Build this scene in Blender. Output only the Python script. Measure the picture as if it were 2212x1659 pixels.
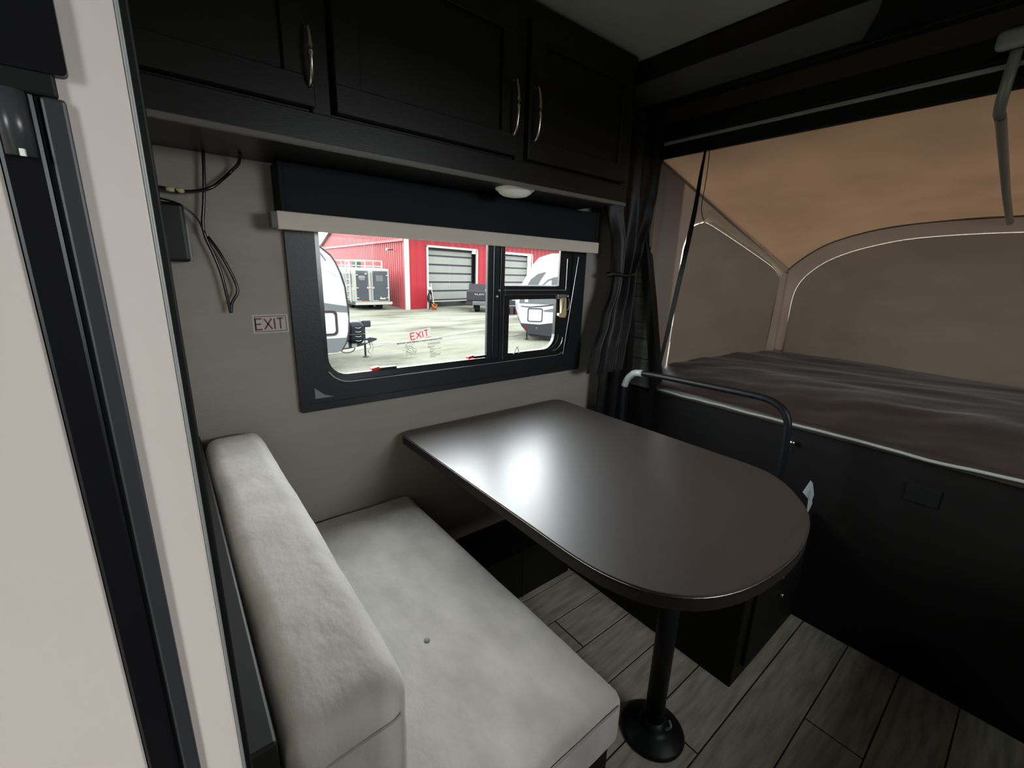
import bpy, bmesh, math, random
from mathutils import Vector, Matrix, noise
random.seed(7)
for o in list(bpy.data.objects): bpy.data.objects.remove(o)
SC = bpy.context.scene
COL = SC.collection
# ------------------------------------------------------------------ camera
cam_d = bpy.data.cameras.new('camera'); cam = bpy.data.objects.new('camera', cam_d); COL.objects.link(cam)
cam_d.sensor_width = 36.0; cam_d.lens = 930 / 2212 * 36; cam_d.clip_start = 0.02; cam_d.clip_end = 300
def camera_axes():
    d = lambda x, y: Vector((x, y, -930.0))
    up = -d(990-1106, -(4400-829.5)).normalized()
    X = d(2299-1106, -(627-829.5)).normalized(); X = (X - up*X.dot(up)).normalized()
    Y = up.cross(X)
    return Matrix((X, Y, up))
cam.matrix_world = Matrix.Translation((0, 0, 1.29)) @ camera_axes().to_4x4()
SC.camera = cam
# ------------------------------------------------------------------ light: overcast sky + daylight through the open entry door and an added fill opening
SKY = 20.0
w = bpy.data.worlds.new('overcast_sky'); SC.world = w; w.use_nodes = True
nt = w.node_tree; nt.nodes.clear()
out = nt.nodes.new('ShaderNodeOutputWorld'); bg = nt.nodes.new('ShaderNodeBackground')
tc = nt.nodes.new('ShaderNodeTexCoord'); nz = nt.nodes.new('ShaderNodeTexNoise'); cr = nt.nodes.new('ShaderNodeValToRGB')
nz.inputs['Scale'].default_value = 1.5
cr.color_ramp.elements[0].color = (.86, .93, 1, 1); cr.color_ramp.elements[1].color = (1, 1, 1, 1)
nt.links.new(tc.outputs['Generated'], nz.inputs['Vector']); nt.links.new(nz.outputs['Fac'], cr.inputs['Fac'])
nt.links.new(cr.outputs['Color'], bg.inputs['Color']); bg.inputs['Strength'].default_value = SKY
nt.links.new(bg.outputs[0], out.inputs[0])
def area(name, loc, rot, sx, sy, power, color=(1, 1, 1), portal=False):
    l = bpy.data.lights.new(name, 'AREA'); l.shape = 'RECTANGLE'; l.size = sx; l.size_y = sy; l.energy = power; l.color = color
    if portal: l.cycles.is_portal = True
    o = bpy.data.objects.new(name, l); COL.objects.link(o); o.location = loc; o.rotation_euler = rot
    return o
R = math.radians
area('entry_door_portal', (-1.36, -.83, .93), (0, R(-90), 0), 1.86, .45, 1, portal=True)
area('fill_opening_portal', (1.12, -1.18, 1.45), (R(90), 0, 0), .76, .42, 1, portal=True)  # unseen opening behind the viewer, added as interior fill
area('window_portal', (.87, 1.40, 1.18), (R(-90), 0, 0), 1.12, .57, 1, portal=True)
SC.view_settings.view_transform = 'Standard'; SC.view_settings.look = 'None'
SC.view_settings.exposure = 0.0; SC.view_settings.gamma = 1.0; SC.view_settings.use_curve_mapping = False
# ------------------------------------------------------------------ materials
def lin(c): return tuple(((v/255)/12.92 if v/255 <= .04045 else ((v/255+.055)/1.055)**2.4) for v in c)
def mat(name, col, rough=.6, metal=0, spec=.5, var=0, scale=20, bump=0, bscale=60, stretch=None, sheen=0, coat=0, detail=4):
    m = bpy.data.materials.new(name); m.use_nodes = True; t = m.node_tree; b = t.nodes['Principled BSDF']
    b.inputs['Roughness'].default_value = rough; b.inputs['Metallic'].default_value = metal
    b.inputs['Specular IOR Level'].default_value = spec
    if sheen: b.inputs['Sheen Weight'].default_value = sheen; b.inputs['Sheen Roughness'].default_value = .4
    if coat: b.inputs['Coat Weight'].default_value = coat; b.inputs['Coat Roughness'].default_value = .1
    b.inputs['Base Color'].default_value = (*col, 1)
    co = t.nodes.new('ShaderNodeTexCoord'); mp = t.nodes.new('ShaderNodeMapping')
    t.links.new(co.outputs['Object'], mp.inputs['Vector'])
    if stretch: mp.inputs['Scale'].default_value = stretch
    if var:
        n = t.nodes.new('ShaderNodeTexNoise'); n.inputs['Scale'].default_value = scale; n.inputs['Detail'].default_value = detail
        r = t.nodes.new('ShaderNodeValToRGB'); r.color_ramp.elements[0].position = .3; r.color_ramp.elements[1].position = .7
        r.color_ramp.elements[0].color = (*[c*(1-var) for c in col], 1); r.color_ramp.elements[1].color = (*[min(1, c*(1+var)) for c in col], 1)
        t.links.new(mp.outputs[0], n.inputs['Vector']); t.links.new(n.outputs['Fac'], r.inputs['Fac']); t.links.new(r.outputs[0], b.inputs['Base Color'])
    if bump:
        n2 = t.nodes.new('ShaderNodeTexNoise'); n2.inputs['Scale'].default_value = bscale; n2.inputs['Detail'].default_value = 6
        bp = t.nodes.new('ShaderNodeBump'); bp.inputs['Strength'].default_value = bump; bp.inputs['Distance'].default_value = .003
        t.links.new(mp.outputs[0], n2.inputs['Vector']); t.links.new(n2.outputs['Fac'], bp.inputs['Height']); t.links.new(bp.outputs[0], b.inputs['Normal'])
    return m
def canvas(name, refl, trans, var=.15, scale=3, clear=0):
    m = bpy.data.materials.new(name); m.use_nodes = True; t = m.node_tree; t.nodes.clear()
    o = t.nodes.new('ShaderNodeOutputMaterial'); d = t.nodes.new('ShaderNodeBsdfDiffuse'); tr = t.nodes.new('ShaderNodeBsdfTranslucent'); a = t.nodes.new('ShaderNodeAddShader')
    co = t.nodes.new('ShaderNodeTexCoord'); n = t.nodes.new('ShaderNodeTexNoise'); n.inputs['Scale'].default_value = scale; n.inputs['Detail'].default_value = 5
    mp = t.nodes.new('ShaderNodeMapping'); mp.inputs['Scale'].default_value = (1, 1, 3); t.links.new(co.outputs['Object'], mp.inputs[0]); t.links.new(mp.outputs[0], n.inputs['Vector'])
    r = t.nodes.new('ShaderNodeValToRGB'); r.color_ramp.elements[0].position = .3; r.color_ramp.elements[1].position = .7
    r.color_ramp.elements[0].color = (*[c*(1-var) for c in trans], 1); r.color_ramp.elements[1].color = (*[c*(1+var) for c in trans], 1)
    t.links.new(n.outputs['Fac'], r.inputs[0]); t.links.new(r.outputs[0], tr.inputs['Color'])
    n2 = t.nodes.new('ShaderNodeTexNoise'); n2.inputs['Scale'].default_value = 9; bp = t.nodes.new('ShaderNodeBump'); bp.inputs['Strength'].default_value = .4; bp.inputs['Distance'].default_value = .02
    t.links.new(co.outputs['Object'], n2.inputs['Vector']); t.links.new(n2.outputs[0], bp.inputs['Height']); t.links.new(bp.outputs[0], d.inputs['Normal'])
    d.inputs['Color'].default_value = (*refl, 1)
    t.links.new(d.outputs[0], a.inputs[0]); t.links.new(tr.outputs[0], a.inputs[1]); t.links.new(a.outputs[0], o.inputs[0])
    return m
def glass(name, tint=(.95, .97, .96), refl=.003):
    m = bpy.data.materials.new(name); m.use_nodes = True; t = m.node_tree; t.nodes.clear()
    o = t.nodes.new('ShaderNodeOutputMaterial'); a = t.nodes.new('ShaderNodeBsdfTransparent'); g = t.nodes.new('ShaderNodeBsdfGlossy'); x = t.nodes.new('ShaderNodeMixShader')
    a.inputs[0].default_value = (*tint, 1); g.inputs['Roughness'].default_value = .02; x.inputs[0].default_value = refl
    t.links.new(a.outputs[0], x.inputs[1]); t.links.new(g.outputs[0], x.inputs[2]); t.links.new(x.outputs[0], o.inputs[0])
    return m
M = dict(
 wall=mat('beige_wallboard', (.27, .255, .215), .62, var=.05, scale=3, bump=.25, bscale=90, stretch=(1, 1, 8)),
 ceiling=mat('ceiling_panel', (.40, .41, .36), .8, var=.04, scale=6, bump=.1),
 black=mat('espresso_wood', (.0075, .007, .0065), .38, spec=.35, var=.2, scale=8, stretch=(1, 1, 12), bump=.08),
 blackw=mat('black_wall_panel', (.007, .0065, .006), .6, spec=.2, var=.15, scale=8),
 trim=mat('black_trim', (.006, .006, .006), .55, spec=.25, bump=.05),
 frame=mat('black_window_frame', (.011, .014, .016), .42, spec=.35, bump=.12, bscale=200),
 frame_edge=mat('black_window_sash', (.012, .013, .014), .25, spec=.6),
 alu=mat('bright_bead', (.62, .64, .62), .3, metal=.7),
 fabric=mat('light_grey_velour', (.41, .39, .35), .9, spec=.15, var=.13, scale=9, bump=1.0, bscale=30, stretch=(1.6, 1, 1), sheen=.35),
 piping=mat('seam_piping', (.26, .25, .23), .9, spec=.1),
 table=mat('dark_walnut_laminate', (.016, .0105, .0095), .35, spec=.4, var=.18, scale=5, stretch=(1, 9, 1), bump=.06, bscale=120),
 tedge=mat('table_edge_band', (.012, .010, .009), .6, spec=.25),
 pblack=mat('black_powder_coat', (.006, .007, .008), .45, spec=.25, bump=.05),
 floor=mat('grey_oak_vinyl', (.42, .40, .32), .6, spec=.2, var=.3, scale=7, stretch=(1, 8, 1), bump=.2, bscale=40, detail=8),
 groove=mat('floor_groove', (.015, .014, .012), .8),
 blind=mat('blackout_blind', (.008, .010, .013), .7, spec=.2, bump=.1),
 rail=mat('beige_blind_rail', (.60, .545, .46), .6, bump=.1),
 partition=mat('pale_partition', (.70, .625, .56), .5, var=.02, scale=4),
 steel=mat('brushed_nickel', (.62, .60, .52), .25, metal=1),
 lens=mat('frosted_lens', (.95, .95, .86), .35),
 strip=mat('dull_light_strip', (.12, .115, .10), .5),
 lstrip=mat('grey_green_track', (.33, .36, .31), .5),
 cable=mat('black_cable', (.004, .004, .004), .18, spec=.5, coat=.15),
 wcable=mat('white_cable_jacket', (.6, .62, .56), .3),
 bplastic=mat('black_plastic', (.006, .006, .007), .35, spec=.3),
 stick=mat('sticker_face', (.42, .38, .34), .5),
 stick2=canvas('sticker_face_window', (.4, .38, .34), (.085, .080, .072), .02),
 redt=canvas('sticker_red_window', (.30, .02, .03), (.8, .05, .10), .02),
 red=mat('sticker_red', (.30, .02, .03), .5),
 dred=mat('sticker_dark_red', (.10, .012, .012), .5),
 ink=mat('grey_ink', (.06, .06, .055), .8),
 redtab=mat('red_plastic_tab', (.55, .015, .02), .35),
 tan=mat('tan_plastic_lever', (.55, .45, .25), .4),
 grey=mat('grey_metal', (.20, .21, .21), .4, metal=.3),
 curtain=mat('black_satin_curtain', (.004, .0036, .004), .45, spec=.25, sheen=.02, bump=.2, bscale=30),
 plank=mat('weathered_plank', (.075, .078, .062), .7, var=.3, scale=6, stretch=(1, 1, 10), bump=.2),
 mattress=mat('brown_satin_cover', (.030, .020, .019), .42, spec=.5, sheen=.1, var=.12, scale=3),
 roofc=canvas('tan_tent_canvas', (.30, .22, .15), (.0085, .0050, .0028)),
 wallc=canvas('taupe_tent_canvas', (.22, .18, .15), (.0062, .0046, .0034)),
 flapc=canvas('dark_taupe_canvas', (.16, .135, .11), (.0042, .0032, .0023)),
 zipc=canvas('zipper_mesh', (.4, .4, .35), (.06, .055, .043), var=.3, scale=60),
 pole=mat('bow_pole', (.30, .31, .28), .4, metal=.2),
 clear=mat('clear_plastic_sleeve', (.42, .46, .45), .2, spec=.8),
 glass=glass('window_glass'),
 # outside
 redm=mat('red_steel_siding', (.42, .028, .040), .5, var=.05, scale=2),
 redg=mat('haze_paled_red_siding', (.62, .115, .12), .5, var=.08, scale=1),  # red lightened to carry the haze and flare over the gable
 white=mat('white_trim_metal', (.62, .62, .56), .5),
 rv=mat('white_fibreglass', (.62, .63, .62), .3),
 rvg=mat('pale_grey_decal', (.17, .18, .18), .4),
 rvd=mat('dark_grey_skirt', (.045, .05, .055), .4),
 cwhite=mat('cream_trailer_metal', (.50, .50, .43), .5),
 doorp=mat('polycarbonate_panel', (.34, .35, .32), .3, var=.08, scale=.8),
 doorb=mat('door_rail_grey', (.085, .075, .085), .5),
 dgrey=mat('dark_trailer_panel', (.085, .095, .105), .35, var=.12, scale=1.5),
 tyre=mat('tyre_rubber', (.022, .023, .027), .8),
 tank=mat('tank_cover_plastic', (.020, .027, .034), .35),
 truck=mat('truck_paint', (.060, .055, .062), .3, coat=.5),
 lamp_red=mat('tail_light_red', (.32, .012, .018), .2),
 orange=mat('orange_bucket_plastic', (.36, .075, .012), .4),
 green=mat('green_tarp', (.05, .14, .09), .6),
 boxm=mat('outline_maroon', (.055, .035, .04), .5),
)
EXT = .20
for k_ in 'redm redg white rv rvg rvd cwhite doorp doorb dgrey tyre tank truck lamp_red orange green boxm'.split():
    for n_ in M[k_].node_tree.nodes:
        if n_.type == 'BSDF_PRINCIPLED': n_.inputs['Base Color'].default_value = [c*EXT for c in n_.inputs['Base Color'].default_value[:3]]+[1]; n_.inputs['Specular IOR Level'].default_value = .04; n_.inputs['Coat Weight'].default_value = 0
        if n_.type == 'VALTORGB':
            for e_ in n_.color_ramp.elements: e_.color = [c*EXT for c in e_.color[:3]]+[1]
for n_ in (M['table'].node_tree.nodes['Principled BSDF'],):
    n_.inputs['IOR'].default_value = 1.8; n_.inputs['Coat Weight'].default_value = .75; n_.inputs['Coat Roughness'].default_value = .55; n_.inputs['Coat IOR'].default_value = 1.6
# ground: packed snow / gravel with tracks
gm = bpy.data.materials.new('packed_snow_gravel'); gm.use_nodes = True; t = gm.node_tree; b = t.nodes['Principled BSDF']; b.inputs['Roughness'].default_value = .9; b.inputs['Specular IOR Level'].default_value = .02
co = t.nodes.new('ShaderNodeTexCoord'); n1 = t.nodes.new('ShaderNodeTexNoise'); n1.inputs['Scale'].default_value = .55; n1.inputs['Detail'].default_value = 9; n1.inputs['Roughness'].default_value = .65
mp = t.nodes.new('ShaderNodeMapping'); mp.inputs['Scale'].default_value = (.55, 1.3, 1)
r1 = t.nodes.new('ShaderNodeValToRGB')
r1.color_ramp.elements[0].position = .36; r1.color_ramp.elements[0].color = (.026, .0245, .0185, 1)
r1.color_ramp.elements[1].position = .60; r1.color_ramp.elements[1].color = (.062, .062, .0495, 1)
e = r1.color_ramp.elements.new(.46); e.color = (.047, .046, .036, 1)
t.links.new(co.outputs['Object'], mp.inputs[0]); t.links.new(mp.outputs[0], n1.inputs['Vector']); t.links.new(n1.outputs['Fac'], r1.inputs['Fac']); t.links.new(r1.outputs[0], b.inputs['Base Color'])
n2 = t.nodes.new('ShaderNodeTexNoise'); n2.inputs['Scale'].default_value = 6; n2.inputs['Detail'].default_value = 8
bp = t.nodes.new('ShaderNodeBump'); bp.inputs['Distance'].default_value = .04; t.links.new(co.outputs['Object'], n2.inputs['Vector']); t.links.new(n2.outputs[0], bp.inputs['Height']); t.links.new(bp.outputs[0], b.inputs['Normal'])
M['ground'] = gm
# ------------------------------------------------------------------ mesh helpers
def base_of(p):
    v = Vector((0, 0, 0))
    while p is not None: v += Vector(p.location); p = p.parent
    return v
def obj(name, bm, m, parent=None, smooth=False):
    off = base_of(parent)
    if off.length: bmesh.ops.translate(bm, verts=bm.verts, vec=-off)
    me = bpy.data.meshes.new(name); bmesh.ops.recalc_face_normals(bm, faces=bm.faces); bm.to_mesh(me); bm.free()
    for mm in (m if isinstance(m, (list, tuple)) else [m]): me.materials.append(mm)
    if smooth:
        for p in me.polygons: p.use_smooth = True
    o = bpy.data.objects.new(name, me); COL.objects.link(o)
    if parent: o.parent = parent
    return o
def thing(name, label, cat, loc=(0, 0, 0), group=None):
    o = bpy.data.objects.new(name, None); COL.objects.link(o); o.location = loc; o.empty_display_size = .05
    o['label'] = label; o['category'] = cat
    if group: o['group'] = group
    return o
def tag(o, label, cat, group=None):
    o['label'] = label; o['category'] = cat
    if group: o['group'] = group
    return o
def struct(o, label=None):
    o['kind'] = 'structure'
    if label: o['label'] = label
    return o
def B(): return bmesh.new()
def box(bm, x0, x1, y0, y1, z0, z1, bev=0, seg=2, rot=None):
    vs = [bm.verts.new(Vector((x, y, z))) for x in (x0, x1) for y in (y0, y1) for z in (z0, z1)]
    fs = [bm.faces.new([vs[i] for i in q]) for q in ((0, 1, 3, 2), (4, 6, 7, 5), (0, 4, 5, 1), (2, 3, 7, 6), (0, 2, 6, 4), (1, 5, 7, 3))]
    if bev:
        es = list({e for f in fs for e in f.edges})
        r = bmesh.ops.bevel(bm, geom=es, offset=bev, segments=seg, profile=.5, affect='EDGES')
        vs = list({v for v in r['verts']} | {v for f in r['faces'] for v in f.verts} | {v for v in vs if v.is_valid})
    if rot:
        ang, axis, c = rot
        bmesh.ops.rotate(bm, verts=[v for v in vs if v.is_valid], cent=Vector(c), matrix=Matrix.Rotation(ang, 3, axis))
    return bm
def bx(*a, **k): return box(B(), *a, **k)
def prism(bm, pts, vec):
    """polygon of 3D points extruded by vec"""
    vec = Vector(vec); a = [bm.verts.new(Vector(p)) for p in pts]; c = [bm.verts.new(Vector(p)+vec) for p in pts]; n = len(pts)
    bm.faces.new(a); bm.faces.new(c[::-1])
    for i in range(n): bm.faces.new((a[i], c[i], c[(i+1) % n], a[(i+1) % n]))
    return bm
def smooth_path(pts, n=6):
    P = [Vector(p) for p in pts]; out = []
    for i in range(len(P)-1):
        p0 = P[max(i-1, 0)]; p1 = P[i]; p2 = P[i+1]; p3 = P[min(i+2, len(P)-1)]
        for k in range(n):
            s = k/n
            out.append(.5*((2*p1)+(-p0+p2)*s+(2*p0-5*p1+4*p2-p3)*s*s+(-p0+3*p1-3*p2+p3)*s**3))
    out.append(P[-1]); return out
def tube(bm, pts, r, seg=10, sy=1.0, closed=False):
    P = [Vector(p) for p in pts]; rings = []; n = len(P)
    rr = r if isinstance(r, (list, tuple)) else [r]*n
    ref = None
    for i, p in enumerate(P):
        d = (P[min(i+1, n-1)]-P[max(i-1, 0)])
        if d.length < 1e-9: d = Vector((0, 0, 1))
        d.normalize()
        if ref is None: ref = Vector((0, 0, 1)) if abs(d.z) < .9 else Vector((1, 0, 0))
        u = d.cross(ref)
        if u.length < 1e-4: u = d.cross(Vector((0, 1, 0)))
        u.normalize(); v = d.cross(u).normalized(); ref = v.cross(d) if False else ref
        rings.append([bm.verts.new(p+u*math.cos(2*math.pi*k/seg)*rr[i]+v*math.sin(2*math.pi*k/seg)*rr[i]*sy) for k in range(seg)])
    for a, c in zip(rings, rings[1:]):
        for k in range(seg): bm.faces.new((a[k], a[(k+1) % seg], c[(k+1) % seg], c[k]))
    bm.faces.new(rings[0][::-1]); bm.faces.new(rings[-1])
    return bm
def lathe(bm, prof, c, axis='z', seg=28, sx=1, sy=1):
    """prof: list of (radius, height)"""
    rings = []; c = Vector(c)
    for r, h in prof:
        ring = []
        for k in range(seg):
            a = 2*math.pi*k/seg; u, v = r*math.cos(a)*sx, r*math.sin(a)*sy
            ring.append(bm.verts.new(c+(Vector((u, v, h)) if axis == 'z' else Vector((u, h, v)) if axis == 'y' else Vector((h, u, v)))))
        rings.append(ring)
    for a, b_ in zip(rings, rings[1:]):
        for k in range(seg): bm.faces.new((a[k], a[(k+1) % seg], b_[(k+1) % seg], b_[k]))
    bm.faces.new(rings[0]); bm.faces.new(rings[-1][::-1])
    return bm
def ring_xz(bm, outer, inner, y0, y1):
    """frame ring between two equal-length outlines in the xz plane, from y0 to y1"""
    n = len(outer); A = [[bm.verts.new((p[0], y, p[1])) for p in L] for L in (outer, inner) for y in (y0, y1)]
    o0, o1, i0, i1 = A
    for i in range(n):
        j = (i+1) % n
        bm.faces.new((o0[i], o0[j], i0[j], i0[i])); bm.faces.new((o1[i], i1[i], i1[j], o1[j]))
        bm.faces.new((o0[i], o1[i], o1[j], o0[j])); bm.faces.new((i0[i], i0[j], i1[j], i1[i]))
    return bm
def rrect(x0, x1, z0, z1, r, n=6):
    """rounded rectangle outline; r = radii (bl, br, tr, tl)"""
    if not isinstance(r, (tuple, list)): r = (r,)*4
    out = []
    for (cx, cz, a0, q, sx, sz) in ((x0, z0, 180, r[0], 1, 1), (x1, z0, 270, r[1], -1, 1), (x1, z1, 0, r[2], -1, -1), (x0, z1, 90, r[3], 1, -1)):
        q = max(q, 1e-4)
        for k in range(n+1):
            a = math.radians(a0+90*k/n); out.append((cx+sx*q+q*math.cos(a), cz+sz*q+q*math.sin(a)))
    return out
def cushion(bm, x0, x1, y0, y1, z0, z1, r=.03, puff=(0, 0, 0), n=26, wob=.002, seed=0):
    c = Vector(((x0+x1)/2, (y0+y1)/2, (z0+z1)/2)); h = Vector(((x1-x0)/2, (y1-y0)/2, (z1-z0)/2))
    bmesh.ops.create_cube(bm, size=2); bmesh.ops.subdivide_edges(bm, edges=bm.edges, cuts=n, use_grid_fill=True)
    for v in bm.verts:
        # concentrate samples near the edges so that the roundings are smooth
        q = Vector([math.copysign(abs(a)**.75, a) for a in v.co])
        p = Vector([q[i]*h[i] for i in range(3)])
        inner = Vector([max(-h[i]+r, min(h[i]-r, p[i])) for i in range(3)])
        d = p-inner
        if d.length > 1e-6 and sum(abs(abs(v.co[i])-1) < 1e-6 for i in range(3)): p = inner+d.normalized()*r if d.length > 0 else p
        f = [1-abs(q[i])**3 for i in range(3)]
        p.x += math.copysign(puff[0]*f[1]*f[2], q.x) if abs(q.x) > .9 else 0
        p.y += math.copysign(puff[1]*f[0]*f[2], q.y) if abs(q.y) > .9 else 0
        p.z += math.copysign(puff[2]*f[0]*f[1], q.z) if abs(q.z) > .9 else 0
        w_ = noise.noise_vector((p+c)*7+Vector((seed, 0, 0)))*wob + noise.noise_vector((p+c)*28+Vector((seed, 0, 0)))*wob*.35
        v.co = c+p+w_
    return bm
def face_text(body, size, loc, parent, m, name='lettering', rotz=0, roll=0, extrude=.0004, align='CENTER', width=None):
    cu = bpy.data.curves.new(name, 'FONT'); cu.body = body; cu.size = size; cu.align_x = align; cu.align_y = 'CENTER'; cu.extrude = extrude; cu.offset = .00025 if size < .01 else 0; cu.resolution_u = 2
    o = bpy.data.objects.new(name+'_tmp', cu); COL.objects.link(o); dg = bpy.context.evaluated_depsgraph_get()
    me = bpy.data.meshes.new_from_object(o.evaluated_get(dg)); bpy.data.objects.remove(o)
    s = 1
    if width:
        xs = [v.co.x for v in me.vertices]; s = width/max(1e-6, max(xs)-min(xs))
    me.transform(Matrix.Translation(Vector(loc)-base_of(parent)) @ Matrix.Rotation(rotz, 4, 'Z') @ Matrix.Rotation(roll, 4, 'Y') @ Matrix.Rotation(math.pi/2, 4, 'X') @ Matrix.Diagonal((s, 1, 1, 1)))
    me.materials.clear(); me.materials.append(m)
    n = bpy.data.objects.new(name, me); COL.objects.link(n); n.parent = parent; return n
def stroke(bm, p, q, w_, y, dy=.0005, film=False):
    """flat bar in the xz plane from p to q"""
    p = Vector((p[0], 0, p[1])); q = Vector((q[0], 0, q[1])); d = (q-p).normalized(); n = Vector((-d.z, 0, d.x))*w_/2
    pts = [p+n, q+n, q-n, p-n]
    if film: bm.faces.new([bm.verts.new((a.x, y, a.z)) for a in pts]); return
    prism(bm, [Vector((a.x, y, a.z)) for a in pts], (0, dy, 0))
# ================================================================== ROOM SHELL
YW = 1.34; XR = 1.80; CZ = 2.0
WX0, WX1, WZ0, WZ1 = .31, 1.43, .90, 1.47       # window hole
bm = B()
for a in ((-1.3, WX0, YW, YW+.05, 0, CZ), (WX1, XR+.05, YW, YW+.05, 0, CZ), (WX0, WX1, YW, YW+.05, 0, WZ0), (WX0, WX1, YW, YW+.05, WZ1, CZ)): box(bm, *a)
struct(obj('wall_back', bm, M['wall']), 'beige window wall behind the dinette')
bm = bx(-1.35, XR+.05, -1.2, YW+.05, -.06, 0)
fl = struct(obj('floor', bm, M['groove']), 'grey wood-look vinyl floor')
xs = [-1.3, -.2, .75, 1.8]
for i in range(17):
    y0 = -1.1+i*.146; ys = (y0, min(y0+.142, YW))
    if ys[1]-ys[0] < .03: continue
    cut = .15+(.37*i) % 1.1
    for a, c in ((-1.3, cut-.55), (cut-.545, cut+.45), (cut+.455, XR)):
        if c-a > .05: obj('plank', box(B(), a, c, ys[0], ys[1], -.01, .001+.0006*((i*7) % 3), .001, 1), M['floor'], fl)
bm = bx(-1.35, XR+.05, -1.2, YW+.05, CZ, CZ+.04)
struct(obj('ceiling', bm, M['ceiling']), 'pale grey ceiling panel')
bm = B()
for a in ((-1.35, .74, 0, CZ), (1.50, XR+.05, 0, CZ), (.74, 1.50, 0, 1.24), (.74, 1.50, 1.66, CZ)): box(bm, a[0], a[1], -1.15, -1.10, a[2], a[3])  # the gap is added so frontal daylight reaches the window wall
struct(obj('wall_front', bm, M['wall']), 'wall behind the viewer with an added opening for fill daylight')
bm = B()
for a in ((-1.15, -1.05, 0, CZ), (-.60, YW, 0, CZ), (-1.05, -.60, 1.86, CZ)): box(bm, -1.35, -1.30, *a)
struct(obj('wall_left', bm, M['wall']), 'side wall with the open entry doorway')
struct(obj('entry_light_blocker', bx(-.37, -.35, -1.1, -.10, 0, CZ), M['blackw']), 'unseen dark screen added to block entry light')  # out of view, added to keep doorway light off the bunk side
struct(obj('floor_shade_block', bx(-.33, 1.78, -1.09, -.56, 0, .90, .004), M['black']), 'unseen dark block added behind the viewer to shade the floor')  # out of view, added for its shadow on the near floor
# right wall with the bunk opening; the opening's left edge leans
OPY = [(1.105, .745), (1.118, .85), (1.19, 1.18), (1.268, 1.50), (1.265, 1.61), (1.252, 1.76), (1.235, 1.79)]
bm = B()
box(bm, XR, XR+.03, -1.1, YW, 0, .755)
box(bm, XR, XR+.03, -1.1, YW, 1.80, CZ)
box(bm, XR, XR+.03, -1.1, -.80, .755, 1.80)
prism(bm, [(XR, YW, .755)]+[(XR, y, z) for y, z in OPY]+[(XR, 1.235, 1.80), (XR, YW, 1.80)], (.03, 0, 0))
wr = struct(obj('wall_right', bm, M['blackw']), 'black bunk-end wall with the tent opening')
zs = [.76, .90, .998, 1.076, 1.196, 1.254, 1.329, 1.367, 1.46, 1.56, 1.68]
def opy(z):
    for (y0, z0), (y1, z1) in zip(OPY, OPY[1:]):
        if z0 <= z <= z1: return y0+(y1-y0)*(z-z0)/(z1-z0)
    return 1.25
for a, c in zip(zs, zs[1:]):
    obj('plank', prism(B(), [(XR-.006, YW-.001, a+.002), (XR-.006, opy(a)+.012, a+.002), (XR-.006, opy(c)+.012, c-.002), (XR-.006, YW-.001, c-.002)], (.008, 0, 0)), M['plank'], wr)
# black jamb following the leaning edge
bm = B()
pl = [(XR-.014, y, z) for y, z in OPY]; pr = [(XR-.014, y+.042, z) for y, z in OPY]
prism(bm, pl+pr[::-1], (.016, 0, 0))
obj('opening_jamb', bm, M['trim'], wr)
# header bands above the opening
bm = bx(XR-.02, XR, -1.1, 1.32, 1.915, 1.978, .002); obj('header_panel', bm, mat('brown_header', (.045, .03, .022), .5), wr)
obj('header_gasket', bx(XR-.016, XR, -1.1, 1.27, 1.785, 1.835, .003), M['trim'], wr)
obj('curtain_track', bx(XR-.02, XR-.002, -1.1, 1.27, 1.837, 1.849, .002), M['lstrip'], wr)
obj('header_ledge', bx(XR-.03, XR, -1.1, 1.30, 1.851, 1.912, .003), M['blackw'], wr)
struct(obj('trim_1', bx(1.385, 1.515, -1.1, YW, CZ-.012, CZ, .003), M['trim']), 'black ceiling beam running above the bunk side')
struct(obj('trim_2', bx(1.745, XR, -1.1, YW, CZ-.022, CZ, .003), M['trim']), 'black cornice strip above the bunk opening')
struct(obj('trim_5', bx(1.515, 1.745, .44, YW, CZ-.004, CZ), mat('dim_grey_panel', (.12, .12, .10), .7)), 'grey ceiling strip between the black beams')
struct(obj('trim_3', prism(B(), [(1.515, -1.1, CZ-.012), (1.515, .44, CZ-.012), (1.60, .47, CZ-.012), (1.745, .54, CZ-.012), (1.745, -1.1, CZ-.012)], (0, 0, .012)), M['trim']), 'black ceiling panel over the bunk end')
# ------------------------------------------------------------------ window_1
win = thing('window_1', 'black framed window with an emergency exit pane and a small crank vent pane', 'window', (.87, YW, .87))
del win['category']; win['kind'] = 'structure'
o_ = rrect(.277, 1.463, .866, 1.47, .004); i_ = rrect(.352, 1.385, .945, 1.44, (.075, .075, .01, .01))
obj('window_frame', ring_xz(B(), o_, i_, YW-.018, YW), M['frame'], win)
o_ = rrect(.330, 1.405, .925, 1.455, (.08, .08, .01, .01)); i_ = rrect(.366, 1.372, .968, 1.43, (.055, .055, .01, .01))
obj('window_sash', ring_xz(B(), o_, i_, YW-.010, YW+.0015), M['frame_edge'], win)
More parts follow.
